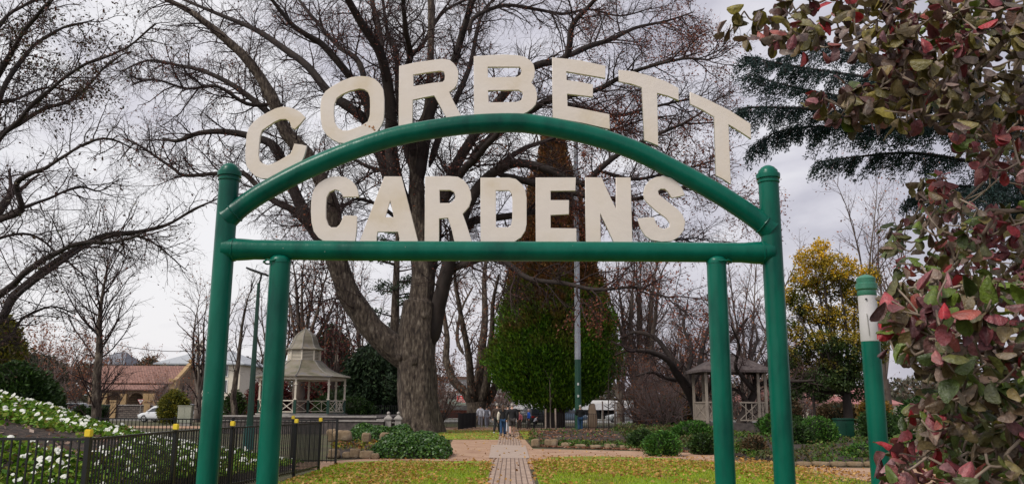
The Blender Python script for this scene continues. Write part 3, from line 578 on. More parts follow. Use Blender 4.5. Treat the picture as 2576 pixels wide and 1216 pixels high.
for x, yt, Y, sp_, lb in ((1610, 900, 66, 1.0, 'low thicket of pale bare stems right of the cypress'), (1665, 930, 62, 1.1, 'mauve twiggy thicket left of the leaning dark tree'), (1745, 900, 84, 1.0, 'bare twiggy thicket left of the small gazebo'), (1870, 900, 70, 1.0, 'bare twiggy thicket behind the right side of the small gazebo'), (1940, 930, 64, 1.0, 'bare twiggy thicket right of the right gateway post'), (2020, 930, 74, 1.0, 'bare twiggy thicket in front of the cream cottage'), (1110, 935, 80, .9, 'bare twiggy thicket right of the giant trunk'), (1255, 930, 84, .9, 'bare twiggy thicket between pollarded tree and cypress'), (90, 900, 58, 1.0, 'bare twiggy thicket behind the dark evergreen bushes'), (425, 960, 94, .9, 'small bare shrub against the hall wall')):
    upright('bare_thicket', x, 1050, yt, Y, 4, 11, sp_, lb, 'thicket', GB, P=[(.34, 2.3, 42, .28, .05, 5, .035, .1), (.30, 1.2, 46, .32, 0, 4, .02, .1), (.3, .6, 48, .3, 0, 3, .012, .1)], bark=M_barkp, twig=M_tw2, fork=0, leaf=M_rust, lprob=.10, lsize=.15)
# dark leaning fruit trees near the small gazebo
L = [limb(xy, a, b, 46, d, 4) for xy, a, b, d in [([(1768,1072),(1752,1030),(1742,1000),(1722,965),(1700,935),(1680,905),(1640,885),(1600,880)], 17, 4, -3), ([(1742,1000),(1730,940),(1690,900),(1650,850),(1600,835),(1560,850)], 10, 3, 4), ([(1722,965),(1700,955),(1668,948),(1640,935),(1600,945)], 6, 2, -2), ([(1735,980),(1760,920),(1770,860),(1790,800),(1780,740)], 9, 3, 4), ([(1752,1030),(1790,960),(1800,900),(1850,840),(1880,800)], 8, 3, -3), ([(1730,940),(1740,880),(1720,820),(1730,760)], 7, 2, 4)]]
FP = [(.30, 1.9, 50, .3, .05, 5, .035, .1), (.24, 1.0, 50, .35, 0, 4, .015, .1), (.2, .55, 52, .35, 0, 3, .009, .1)]
tree('fruit_tree', tuple(at(1768, 1072, 46)) , 'crooked dark bare tree leaning left beside the small white gazebo', 'tree', 'crooked bare trees by the small gazebo', L, FP, M_bark2, M_twig, None, 0, sides0=10)
L = [limb(xy, a, b, 42, d, 4) for xy, a, b, d in [([(1858,1085),(1868,1050),(1885,1015),(1898,985),(1902,955),(1925,920),(1945,880)], 13, 4, 2), ([(1898,985),(1870,950),(1850,920),(1860,870),(1840,820)], 7, 2, -3), ([(1902,955),(1890,900),(1905,850),(1890,790)], 7, 2, 3), ([(1900,970),(1950,955),(2010,958),(2050,955)], 7, 2, -2), ([(1885,1015),(1860,985),(1830,975),(1800,990)], 6, 2, 2)]]
tree('fruit_tree', tuple(at(1858, 1085, 42)), 'crooked dark bare tree leaning right in front of the small white gazebo', 'tree', 'crooked bare trees by the small gazebo', L, FP, M_bark2, M_twig, None, 0, sides0=10)
# ================================================================ foliage masses
def crown_pts(n, fn): return np.array([fn() for _ in range(n)])
def cypress(name, x, Y, prof, label, mt, core, n, size, group=None, lump=.18, per=5, cat='tree', trunk_r=.35, up=1.0, depth=.85, jm=.8):
    """prof: picture (y, half width) pairs; foliage sprays over a lumpy body of revolution"""
    zs = [at(x, y, Y).z for y, _ in prof]; hs = [px(h, Y) for _, h in prof]; cx = at(x, 800, Y).x
    order = np.argsort(zs); zs = np.array(zs)[order]; hs = np.array(hs)[order]
    t = thing(name, (cx, Y, 0), label, cat, group)
    m = MB(); m.tube([(cx, Y, 0), (cx + .1, Y, zs[0] + .3 * (zs[-1] - zs[0])), (cx, Y, zs[0] + .8 * (zs[-1] - zs[0]))], [trunk_r, trunk_r * .8, trunk_r * .2], 10); m.out('trunk', M_bark2, t, True, True)
    def rr(z, a):
        h = float(np.interp(z, zs, hs)); v = Vector((math.cos(a) * 1.6, math.sin(a) * 1.6, z * .42)); 
        return h * (1 + lump * (noise.noise(v * 1.1) * 1.3 + noise.noise(v * 3.1) * .6))
    # inner body
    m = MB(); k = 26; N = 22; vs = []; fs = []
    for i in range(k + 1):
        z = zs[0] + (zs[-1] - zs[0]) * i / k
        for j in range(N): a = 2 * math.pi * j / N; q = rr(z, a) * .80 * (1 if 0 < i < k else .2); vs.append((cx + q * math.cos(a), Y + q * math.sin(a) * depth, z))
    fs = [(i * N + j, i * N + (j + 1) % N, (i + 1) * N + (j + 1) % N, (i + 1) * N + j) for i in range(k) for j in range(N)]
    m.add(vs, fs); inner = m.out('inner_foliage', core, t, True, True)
    C, D = [], []; W = np.cumsum(hs[:-1] + hs[1:]) ; cz = np.linspace(zs[0], zs[-1], 400); cw = np.interp(cz, zs, hs) + .3; cw = np.cumsum(cw) / cw.sum()
    for i in range(n):
        z = float(np.interp(rnd(), cw, cz)); a = uni(0, 2 * math.pi); q = rr(z, a) * uni(.80, 1.04)
        c = Vector((cx + q * math.cos(a), Y + q * math.sin(a) * depth, z)); d = Vector((math.cos(a) * .8, math.sin(a) * .8, up))
        for j in range(per): C.append(c + Vector((uni(-1, 1), uni(-1, 1), uni(-1.3, 1.3))) * size * jm); D.append(d)
    V, Q = leaves_np(np.array([tuple(c) for c in C]), size, .42, np.array([tuple(d) for d in D]), .45); link('crown', np_mesh('crown', V, Q), mt, t, world=True)
    return t
M_cyp = leafmat('cypress spray', [(.008, .028, .002), (.035, .11, .004), (.09, .23, .006), (.012, .042, .003), (.17, .32, .012), (.04, .11, .005)], rough=.7, trans=.1, patch=[(.09, .04, .012), (.24, .09, .025), (.13, .055, .015), (.32, .14, .04), (.04, .045, .008), (.18, .075, .02)], pscale=.6, tx=(4.2, 12.5))
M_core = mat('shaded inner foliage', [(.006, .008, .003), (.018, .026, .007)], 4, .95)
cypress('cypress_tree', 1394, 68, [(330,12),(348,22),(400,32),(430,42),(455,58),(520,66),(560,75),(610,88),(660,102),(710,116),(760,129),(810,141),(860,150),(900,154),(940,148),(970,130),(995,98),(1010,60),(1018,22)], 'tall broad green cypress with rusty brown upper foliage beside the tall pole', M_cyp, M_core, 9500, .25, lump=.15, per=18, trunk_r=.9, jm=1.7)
M_dark = leafmat('dark needle', [(.010, .022, .010), (.02, .045, .016), (.035, .065, .02), (.012, .03, .014)], rough=.7, trans=.05)
M_olive = leafmat('olive leaf', [(.10, .12, .012), (.20, .18, .02), (.05, .08, .015), (.28, .22, .02)], trans=.2)
M_shrub = leafmat('shrub leaf', [(.010, .028, .006), (.022, .055, .010), (.045, .095, .014), (.015, .03, .008)], trans=.15)
M_brnf = leafmat('brown foliage', [(.07, .035, .02), (.12, .07, .03), (.05, .05, .02), (.16, .10, .05)], trans=.15)
M_far = leafmat('far foliage', [(.05, .045, .03), (.09, .07, .045), (.04, .055, .03), (.11, .075, .055)], trans=.1)
M_bright = leafmat('bright shrub leaf', [(.03, .10, .012), (.06, .17, .018), (.02, .06, .012), (.12, .24, .03)], trans=.2)
SH = 'garden and street shrubs'
def bush(name, x, yb, yt, hw, Y, label, mt, n=900, size=.22, group=SH, cat='shrub', up=.5, core=None, lump=.3):
    k = [(yt, hw * .15), (yt + (yb - yt) * .15, hw * .65), (yt + (yb - yt) * .4, hw * .95), (yt + (yb - yt) * .7, hw), (yb, hw * .8)]
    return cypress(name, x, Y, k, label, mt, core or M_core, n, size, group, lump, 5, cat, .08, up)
bush('evergreen_bush', 60, 1075, 915, 85, 30, 'big dark evergreen bush at the far left above the flower bed', M_shrub, 2600, .17)
bush('evergreen_bush', 122, 1075, 955, 50, 33, 'dark evergreen bush with yellow flowers next to the silver car', M_shrub, 1700, .17)
bush('conifer', 8, 1000, 800, 48, 38, 'yellow green conifer at the left edge of the garden', M_olive, 1600, .25, cat='tree')
bush('conifer', 120, 1010, 900, 55, 60, 'green bushy conifer behind the evergreen bushes', M_dark, 1200, .3, cat='tree')
bush('brown_bush', 60, 1000, 880, 70, 62, 'brown leafed bush behind the yellow green conifer', M_brnf, 1100, .32)
bush('round_bush', 456, 1060, 983, 33, 71, 'round olive green bush beside the grey utility cabinet', M_olive, 1100, .22)
bush('low_bush', 228, 1060, 1024, 14, 42, 'dark clipped bush at the foot of the slender bare tree, left', M_shrub, 500, .14)
bush('low_bush', 268, 1062, 1022, 24, 41, 'dark clipped bush at the foot of the slender bare tree, right', M_shrub, 500, .14)
bush('round_tree', 385, 1000, 898, 42, 150, 'small round dark tree behind the red roofed hall', M_brnf, 500, .6, cat='tree')
bush('cedar_tree', 940, 1075, 872, 72, 70, 'dark drooping cedar beside the giant trunk', M_dark, 2900, .34, cat='tree', up=-.5, lump=.45)
bush('dark_tree', 838, 1000, 818, 48, 96, 'dark round evergreen tree behind the rotunda roof', M_dark, 1100, .45, cat='tree')
bush('maroon_bush', 690, 1050, 950, 55, 72, 'maroon leafed bush seen through the left side of the rotunda', M_maroon, 1000, .28)
bush('maroon_bush', 800, 1050, 955, 52, 74, 'maroon leafed bush seen through the right side of the rotunda', M_maroon, 1000, .28)
bush('green_bush', 850, 1062, 985, 45, 68, 'dark green bush behind the right rotunda posts', M_shrub, 900, .22)
bush('green_bush', 900, 1066, 1000, 50, 66, 'green spreading bush left of the dark cedar', M_shrub, 900, .22)
bush('green_bush', 605, 1060, 985, 26, 64, 'green bush behind the street lamp base', M_shrub, 600, .2)
bush('green_bush', 1655, 1066, 1000, 52, 74, 'dark green hedge bush beyond the black fence', M_shrub, 900, .25)
bush('green_bush', 1720, 1062, 985, 36, 76, 'yellow orange autumn bush beyond the leaning trees', leafmat('autumn leaf', [(.35, .22, .03), (.4, .12, .02), (.12, .12, .02), (.22, .2, .03)]), 500, .2)
bush('green_bush', 1960, 1085, 1045, 60, 40, 'dense dark green bush just right of the right gateway post', M_shrub, 1300, .14, lump=.35)
bush('green_bush', 2040, 1120, 1050, 48, 34, 'glossy green bush in the right hand bed near the green box', M_bright, 1000, .11, lump=.35)
bush('green_bush', 1985, 1130, 1065, 42, 33, 'dark green leafy bush in the right hand bed close to the gravel', M_shrub, 1000, .11, lump=.35)
bush('green_bush', 2190, 1100, 1030, 46, 36, 'shaded green bush behind the green sign post', M_shrub, 900, .13)
bush('green_bush', 2330, 1120, 990, 90, 30, 'dark green bush behind the red shrub at the right', M_shrub, 1500, .13)
bush('green_bush', 1662, 1140, 1088, 40, 29.5, 'bright green leafy clump at the front of the lush bed', M_bright, 900, .11, lump=.62)
bush('green_bush', 1735, 1105, 1062, 46, 36, 'feathery green clump behind the lush bed near the gazebo', M_bright, 900, .13, lump=.62)
bush('green_bush', 1612, 1118, 1084, 30, 34, 'low dark green clump where the mulch bed meets the lush bed', M_shrub, 600, .12, lump=.62)
bush('green_bush', 1760, 1135, 1095, 30, 30.5, 'green clump touching the inner right gateway post', M_shrub, 600, .11, lump=.62)
bush('low_bush', 1885, 1140, 1100, 26, 29, 'reddish brown low clump between the right gateway posts', M_brnf, 400, .12, lump=.62)
bush('lime_bush', 2150, 1150, 1118, 40, 27, 'lime yellow low plant row in front of the green box', M_bright, 500, .1, lump=.62)
bush('brown_bush', 1965, 1062, 1000, 36, 60, 'brown and green bush below the pink roofed house', M_brnf, 500, .22)
bush('brown_bush', 2095, 1060, 1012, 50, 58, 'olive brown hedge in front of the cream cottage', M_brnf, 700, .2)
bush('brown_bush', 2185, 1060, 1000, 40, 55, 'orange tinted bush behind the sign post', leafmat('orange leaf', [(.30, .14, .02), (.12, .10, .02), (.40, .22, .03), (.06, .07, .02)]), 600, .17)
bush('lime_bush', 1925, 1088, 1045, 20, 37, 'lime green leafy plant right behind the gateway post', M_bright, 400, .12)
bush('dark_conifer', 1372, 940, 878, 10, 130, 'distant slim conifer', M_dark, 60, .6, cat='tree') if 0 else None
# open tall conifer behind the giant tree
t = thing('pine_tree', (at(985, 900, 82).x, 82, 0), 'tall thin pine with sparse dark tufts between the forks of the giant tree', 'tree'); b = at(985, 1060, 82); m = MB()
m.tube([(b.x, 82, 0), (b.x, 82, at(985, 850, 82).z), (b.x, 82, at(985, 560, 82).z)], [.55, .48, .2], 12); m.out('trunk', M_bark, t, True, True); polys = []; C = []
for i in range(46):
    z = uni(at(985, 900, 82).z, at(985, 560, 82).z); a = uni(0, 6.28); p = Vector((b.x, 82, z)); q = grow(p, Vector((math.cos(a), math.sin(a), .12)), uni(2, 4.2), .09, 5, .12, 0); polys.append(q)
    if rnd() < .6:
        for c in q[0][2:]:
            for _ in range(34): C.append(c + Vector((uni(-.7, .7), uni(-.7, .7), uni(-.3, .35))))
V, Q = tubes_np(polys, 4); link('branch', np_mesh('branch', V, Q), M_twig, t, world=True)
V, Q = leaves_np(np.array([tuple(c) for c in C]), .42, .25); link('crown', np_mesh('crown', V, Q), M_dark, t, world=True)
# broadleaf yellow-green tree, right
def leafy(name, x, Y, yb, blobs, label, mt, n, size, stems, tr=.25, group=None, barkm=None):
    """blobs: (x, y, rx, ry) clumps in picture units"""
    b = at(x, yb, Y); t = thing(name, (b.x, Y, 0), label, 'tree', group); L = []; C = []
    hub = at(x, yb - 90 if yb > 1000 else yb, Y)
    L.append((catmull([(b.x, Y, 0), ((b.x + hub.x) / 2 + .1, Y, hub.z * .5), hub], 4), [tr * (1 - .25 * i / 8) for i in range(9)]))
    tot = sum(rx * ry for _, _, rx, ry in blobs)
    for bx, by, rx, ry in blobs:
        dy = uni(-1, 1) * px((rx + ry) / 2, Y) * .9; c = at(bx, by, Y + dy); RX, RY = px(rx, Y), px(ry, Y)
        mid = hub.lerp(c, .5) + Vector((uni(-.3, .3), uni(-.3, .3), -.2)); L.append((catmull([hub, mid, c], 4), [tr * .5 * (1 - .85 * i / 8) for i in range(9)]))
        for _ in range(int(n * rx * ry / tot)):
            u = Vector((NP.normal(), NP.normal(), NP.normal())).normalized() * (uni(.25, 1) ** .5) * (1 + .25 * noise.noise(Vector((uni(0, 9), 1, 2)))); p = c + Vector((u.x * RX, u.y * RX * .9, u.z * RY))
            for _ in range(5): C.append(tuple(p + Vector((uni(-1, 1), uni(-1, 1), uni(-1, 1))) * size * 1.1))
    V, Q = tubes_np(L, 8); link('trunk', np_mesh('trunk', V, Q, True), barkm or M_bark2, t, world=True)
    out = {}
    for q in L[1:]: kids(*q, 0, [(.35, 1.2, 45, .25, .03, 4, .03, .3), (.3, .6, 45, .3, 0, 3, .012, .2)], out)
    V0, Q0 = tubes_np(out.get(0, []) + out.get(1, []), 3); link('branch', np_mesh('branch', V0, Q0), M_twig, t, world=True)
    V, Q = leaves_np(np.array(C), size, .6); link('crown', np_mesh('crown', V, Q), mt, t, world=True); return t
M_yg = leafmat('yellowing leaf', [(.014, .03, .008), (.028, .055, .010), (.045, .075, .012), (.02, .04, .01)], trans=.15, patch=[(.70, .38, .01), (.50, .34, .02), (.75, .42, .012), (.20, .20, .015)], pscale=.8, tx=(2.5, 10.5))
leafy('yellow_tree', 2128, 45, 1075, [(2045, 650, 50, 30), (2105, 672, 60, 34), (2020, 700, 34, 34), (2085, 720, 60, 38), (2150, 735, 38, 40), (2010, 765, 30, 32), (2060, 790, 55, 32), (2125, 800, 50, 36), (1998, 830, 22, 28), (2070, 858, 60, 32), (2150, 870, 45, 38), (2015, 895, 36, 26), (2095, 920, 60, 32), (2065, 618, 26, 16), (2170, 935, 40, 30), (2030, 945, 34, 18), (2190, 800, 30, 40), (2110, 965, 40, 20), (1985, 745, 20, 28), (2188, 700, 28, 34), (2200, 870, 34, 48), (2060, 955, 55, 26), (2155, 985, 48, 24), (1990, 905, 24, 30), (2012, 965, 30, 18), (2180, 760, 30, 30)], 'evergreen tree with yellow upper leaves between gateway and sign post', M_yg, 7200, .13, 6, .30)
leafy('small_tree', 2045, 52, 1085, [(2030, 960, 34, 20), (2060, 990, 28, 18), (2000, 985, 20, 14)], 'small straggly green tree in front of the red roofed houses', M_yg, 500, .17, 3, .1)
# ================================================================ cedar boughs at the upper right
t = thing('cedar_tree', (at(2900, 900, 15).x, 15.5, 0), 'dark blue green cedar with flat drooping boughs behind the red shrub', 'tree'); cx = at(2900, 900, 15).x
m = MB(); m.tube([(cx, 15.5, 0), (cx, 15.5, 6), (cx - .1, 15.5, 14)], [.42, .33, .12], 14); m.out('trunk', M_bark2, t, True, True)
L = []; C = []; D = []
for xy, r0, dz in [([(2900,330),(2600,260),(2350,215),(2150,190),(1990,165),(1865,140)],8,-1.5), ([(2900,380),(2500,330),(2250,300),(2050,275),(1900,270),(1850,278)],9,-1), ([(2900,300),(2500,290),(2300,262),(2100,240),(1960,210),(1880,185)],8,.6), ([(2500,330),(2200,320),(2060,318),(1960,330),(1890,370)],5,-.5), ([(2900,520),(2500,420),(2300,385),(2150,395),(2050,408)],7,.5), ([(2900,620),(2600,520),(2450,470),(2330,480),(2280,505)],7,1), ([(2900,560),(2650,470),(2500,460),(2380,500)],6,-1), ([(2500,290),(2250,170),(2100,120),(2050,100),(1960,150)],4,1.2), ([(2900,700),(2700,560),(2560,520),(2440,540)],6,0)]:
    l = limb(xy, r0, 1.2, 15.5, dz, 4); L.append(l); P = l[0]
    for i in range(3, len(P)):
        tg = (P[i] - P[i - 1]).normalized(); edge = (i / len(P)); sl = (P[i] - P[i - 1]).length; ns = max(2, int(sl / .045))
        for _ in range(ns):
            s0 = P[i - 1].lerp(P[i], rnd()); side = Vector((tg.y, -tg.x, 0)) * random.choice((-1, 1)); d = (tg * uni(.2, 1) + side * uni(.2, .9) + Vector((0, 0, -.25))).normalized(); q = grow(s0, d, uni(.3, .75) * (1.25 - edge * .6), .012, 5, .12, -.22); L.append(q) if rnd() < .4 else None
            for c in q[0]:
                for _ in range(24): C.append(tuple(c + Vector((uni(-.08, .08), uni(-.08, .08), uni(-.10, .03))))); D.append(tuple(d + Vector((0, 0, -.6))))
V, Q = tubes_np([l for l in L if len(l[0]) > 7], 7); Va, Qa = tubes_np([l for l in L if len(l[0]) <= 7], 3)
link('branch', np_mesh('branch', np.concatenate([V, Va]), np.concatenate([Q, Qa + len(V)])), M_twig, t, world=True)
V, Q = leaves_np(np.array(C), .060, .30, np.array(D), .7); link('crown', np_mesh('crown', V, Q), leafmat('cedar needle', [(.004, .013, .013), (.008, .024, .023), (.014, .036, .032), (.005, .013, .011)], rough=.7, trans=.05), t, world=True)
# ================================================================ the red and green shrub in the foreground
sh = thing('viburnum_shrub', (2.6, 3.0, 0), 'large close shrub with curled red purple and olive leaves and white flower heads', 'shrub')
POLY = [(1830,60),(1850,10),(1930,0),(2100,-40),(2640,-60),(2640,1290),(2330,1290),(2240,1200),(2275,1060),(2345,1000),(2310,920),(2245,880),(2235,800),(2245,730),(2255,650),(2225,600),(2270,560),(2290,500),(2290,440),(2370,430),(2390,480),(2470,520),(2560,500),(2560,440),(2440,400),(2400,330),(2300,300),(2090,300),(2020,240),(2150,200),(2250,170),(2140,110),(2090,130),(1950,110),(1900,80)]
def inside(x, y, P=POLY):
    c = False; j = len(P) - 1
    for i in range(len(P)):
        (a, b), (d, e) = P[i], P[j]
        if (b > y) != (e > y) and x < (d - a) * (y - b) / (e - b) + a: c = not c
        j = i
    return c
root = Vector((2.75, 3.1, .0)); nodes = [(root + Vector((0, 0, .3)), None)]
for k, z in enumerate((.7, 1.1, 1.5, 1.9, 2.3, 2.7, 3.1, 3.4)): nodes.append((root + Vector((.05 * math.sin(k), .1 * math.cos(k * 2), z)), k))
clus = []
tries = 0
for q_ in ((1838, 62), (1872, 28), (1885, 88), (1935, 70), (1990, 38), (1960, 100), (2045, 60), (2075, 120), (2020, 10)): clus.append((at(q_[0], q_[1], uni(2.6, 2.9)), q_[0], q_[1]))
while len(clus) < 800 and tries < 16000:
    tries += 1; x = uni(1830, 2650); y = uni(-60, 1290)
    if not inside(x, y): continue
    if x < 2150 and y < 300 and rnd() < .45: continue
    Y = (uni(2.0, 3.3) if y > 700 else uni(2.4, 3.9)) if x > 2330 else (uni(2.15, 2.7) if y > 700 else uni(2.5, 3.1)); clus.append((at(x, y, Y), x, y))
clus.sort(key=lambda c: (c[0] - (nodes[min(8, max(1, int((c[0].z - .3) / .4)))][0])).length)
segs = []; cnt = {}
for p, x, y in clus:
    bi = min(range(len(nodes)), key=lambda i: (nodes[i][0] - p).length + .12 * (i > 8) * 0 + (.3 if nodes[i][0].x < p.x - .05 else 0)); q = nodes[bi][0]; mid = q.lerp(p, .5) + Vector((uni(-.04, .04), uni(-.04, .04), uni(-.05, .01))); nodes.append((mid, bi)); nodes.append((p, len(nodes) - 1)); segs.append((bi, len(nodes) - 2, len(nodes) - 1))
load = [0] * len(nodes)
for i in range(len(nodes) - 1, 8, -1):
    load[i] += 1; load[nodes[i][1]] += load[i]
RB = lambda i: min(.014, .0016 + .00055 * math.sqrt(load[i]))
polys = [(catmull([nodes[a][0], nodes[b][0], nodes[c][0]], 3), [RB(b) * (1 - .2 * k / 6) + .0006 for k in range(7)]) for a, b, c in segs]
polys.append((catmull([root] + [nodes[i][0] for i in range(9)], 3), [.04 - .001 * i for i in range(28)]))
V, Q = tubes_np(polys, 7); link('branch', np_mesh('branch', V, Q, True), mat('shrub bark', [(.08, .05, .035), (.20, .15, .11), (.30, .24, .19)], 14, .85, .002, 80), sh, world=True)
# curled leaf template: 5 x 4 grid
def leaf_batch(items, name, mt):
    nu, nv = 7, 5; u = np.linspace(0, 1, nu); v = np.linspace(-1, 1, nv); UU, VV = np.meshgrid(u, v, indexing='ij'); wdt = np.sin(np.pi * np.clip(UU, .015, .985) ** .95) ** .52
    Vs, Qs = [], []; q = [(i * nv + j, (i + 1) * nv + j, (i + 1) * nv + j + 1, i * nv + j + 1) for i in range(nu - 1) for j in range(nv - 1)]; q = np.array(q)
    for k, (p, d, up, s, curl, fold) in enumerate(items):
        d = d.normalized(); w_ = d.cross(up); w_ = w_.normalized() if w_.length > .01 else perp(d); n_ = w_.cross(d)
        if n_.z - .6 * n_.y < 0: w_ = -w_; n_ = -n_
        X = UU * s; Yy = VV * wdt * s * .43; Zz = -curl * s * (UU ** 2) * .5 + fold * s * (np.abs(VV) ** 1.5) * wdt * .3 - .03 * s * np.sin(UU * 14) * np.abs(VV)
        A = np.array(d), np.array(w_), np.array(n_); Yc = Yy * (1 - .25 * abs(fold))
        P = np.array(p) + X[..., None] * A[0] + Yc[..., None] * A[1] + Zz[..., None] * A[2]; Vs.append(P.reshape(-1, 3)); Qs.append(q + k * nu * nv)
    return link(name, np_mesh(name, np.concatenate(Vs), np.concatenate(Qs), True), mt, sh, world=True)
def vibmat(name, cols):
    m = leafmat(name, cols, rough=.42, spec=.45, trans=.12); t = m.node_tree; b = t.nodes['Principled BSDF']; f = noise_n(t, 60, 5); l = b.inputs['Base Color'].links[0].from_socket
    mx = t.nodes.new('ShaderNodeMix'); mx.data_type = 'RGBA'; mx.blend_type = 'MULTIPLY'; mx.inputs[0].default_value = .85; t.links.new(l, mx.inputs[6]); t.links.new(ramp(t, [(.25, (.35, .35, .35)), (.75, (1.5, 1.45, 1.4))], f), mx.inputs[7]); t.links.new(mx.outputs[2], b.inputs['Base Color'])
    bn = t.nodes.new('ShaderNodeBump'); bn.inputs['Distance'].default_value = .004; t.links.new(noise_n(t, 110, 3), bn.inputs['Height']); t.links.new(bn.outputs[0], b.inputs['Normal']); return m
LG, LR, LO = [], [], []
for p, x, y in clus:
    red = noise.noise(Vector((p.x * 1.7, p.y, p.z * 1.7 + 5))) + (.20 if (x < 2400 and y > 650) else 0) + (.03 if y > 650 else 0) + (.25 if (x < 2150 and y < 300) else 0) - (.3 if x > 2120 and y < 290 else 0) + (.15 if y > 1000 else 0) + (.25 if x > 2350 and 300 < y < 480 else 0)
    ol = noise.noise(Vector((p.x * 1.3 + 9, p.y, p.z * 1.3))) + (.18 if x > 2250 and y < 330 else 0)
    for _ in range(random.choice((4, 5, 6))):
        d = Vector((uni(-1, 1), uni(-1, .8), uni(-.9, .3))); up = Vector((uni(-.7, .7), uni(-1.2, .4), 1)); s = uni(.040, .064) if y < 300 else uni(.034, .052) if y < 690 else uni(.036, .062)
        it = (p + Vector((uni(-.03, .03), uni(-.03, .03), uni(-.03, .03))), d, up.normalized(), s, uni(.1, 1.1), random.choice((uni(-2.4, -.8), uni(-2.2, -.5), uni(-.6, 1.0))))
        z = rnd() * .5 - .25; (LR if red + z > .27 else LO if ol + z > .12 else LG).append(it)
leaf_batch(LG, 'leaves', vibmat('shrub green leaf', [(.035, .055, .012), (.075, .11, .014), (.12, .18, .02), (.09, .055, .032), (.17, .13, .05), (.05, .075, .015), (.25, .17, .13), (.07, .05, .03)]))
leaf_batch(LR, 'leaves', vibmat('shrub red leaf', [(.13, .025, .03), (.22, .05, .06), (.10, .04, .045), (.40, .02, .03), (.27, .15, .16), (.30, .07, .05), (.16, .065, .07), (.12, .06, .05)]))
leaf_batch(LO, 'leaves', vibmat('shrub bronze leaf', [(.085, .070, .02), (.13, .11, .02), (.07, .042, .034), (.12, .06, .05), (.22, .19, .03), (.22, .155, .14), (.06, .055, .02)]))
M_petal = mat('aged white petals', [(.42, .34, .24), (.66, .58, .46), (.72, .66, .58)], 50, .8)
for x, y, r in ((2370, 52, 24), (2292, 1075, 24), (2570, 880, 16)):
    c = at(x, y, 2.45); m = MB()
    for i in range(90):
        a = uni(0, 6.28); e = uni(-.3, 1.57); u = Vector((math.cos(a) * math.cos(e), -abs(math.sin(a) * math.cos(e)) * .9, math.sin(e))); q = c + u * px(r, 2.45); m.sphere(q, .0042, 5, 3, (1.3, 1.3, .7), .3)
    m.out('flower_head', M_petal, sh, True, True)
# ================================================================ beds and mounds
def lerpn(x, xs, ys): return float(np.interp(x, xs, ys))
def mound_z(x, y):
    k = lerpn(x, [-10.5, -9.3, -7.4, -6], [1.12, 1.0, .74, .55])
    return lerpn(x, [-12, -10, -9, -8, -6.6, -6, -5.6], [1.75, 1.52, 1.32, 1.17, .98, .6, .25]) * lerpn(y, [11.2, 12.2, 13.2, 14.2, 15.2, 16.6, 19, 23.6], [.08, .5, .86, .98, 1.0, k, k * .85, k * .3]) + .05 * noise.noise(Vector((x * 1.2, y * 1.2, 0)))
def grid_mesh(name, nx, ny, fn, mt, kind='structure'):
    vs = [fn(i / nx, j / ny) for j in range(ny + 1) for i in range(nx + 1)]
    fs = [(j * (nx + 1) + i, j * (nx + 1) + i + 1, (j + 1) * (nx + 1) + i + 1, (j + 1) * (nx + 1) + i) for j in range(ny) for i in range(nx)]
    me = bpy.data.meshes.new(name); me.from_pydata(vs, [], fs); o = link(name, me, mt, smooth=True); o['kind'] = kind; return o
def mfn(u, v):
    x = -22 + 16.3 * u; y = 11.15 + 12.6 * v; e = min(1, min(v, 1 - v, (1 - u)) * 25); return (x, y, mound_z(x, y) * e + .005)
grid_mesh('garden_mound', 90, 70, mfn, M_soil)
C, FC = [], []
for _ in range(12000):
    x = uni(-14, -5.75); y = uni(11.4, 23.4); 
    edge = 13.2 + .4 * noise.noise(Vector((x * .6, 0, 2))) - max(0, x + 7) * .25; top = 15.2 + .6 * noise.noise(Vector((x * .8, 5, 2)))
    bare = edge < y < top and x < -6.5
    n_ = noise.noise(Vector((x * .9, y * .9, 4)))
    if (bare and rnd() < .96) or (y < edge and n_ < -.5) or (x > -7.4 and y > 18.5 and rnd() < .6): continue
    z = mound_z(x, y); hgt = .13 + .08 * n_
    for _ in range(7): C.append((x + uni(-.13, .13), y + uni(-.13, .13), z + uni(.03, hgt)))
    if rnd() < (.15 if y < top or x > -7.6 else .08) * (1.9 if noise.noise(Vector((x * 1.6, y * 1.6, 21))) > .0 else .35): FC.append((x, y, z + hgt + uni(0, .06)))
V, Q = leaves_np(np.array(C), .085, .7, NP.normal(size=(len(C), 3)) * np.array([1, 1, .5]), .1)
M_prim = leafmat('primrose leaf', [(.035, .10, .008), (.09, .20, .012), (.17, .30, .02), (.05, .13, .01), (.22, .30, .03), (.16, .11, .03)], trans=.25)
tag(link('flower_bed_cover', np_mesh('flower_bed_cover', V, Q), M_prim), 'low leafy bedding plants covering the raised flower bed', 'bedding plants', kind='stuff')
Vs, Qs = [], []; k = 0
for c in FC:
    r = uni(.028, .056); nrm = Vector((uni(-.5, .5), uni(-1, -.1), uni(.3, 1))).normalized(); u = perp(nrm); v = nrm.cross(u)
    ring = [Vector(c) + (u * math.cos(a) + v * math.sin(a)) * r * uni(.75, 1.1) for a in (2 * math.pi * i / 8 for i in range(8))]; cc = Vector(c) + nrm * r * .35
    for i in range(0, 8, 2): Vs += [cc, ring[i], ring[i + 1], ring[(i + 2) % 8]]; Qs.append((k, k + 1, k + 2, k + 3)); k += 4
tag(link('white_flowers', np_mesh('white_flowers', np.array([tuple(v) for v in Vs]), np.array(Qs)), mat('white petals', [(.46, .47, .40), (.70, .70, .64)], 30, .6)), 'masses of small white flowers dotted over the raised bed', 'flowers', kind='stuff')
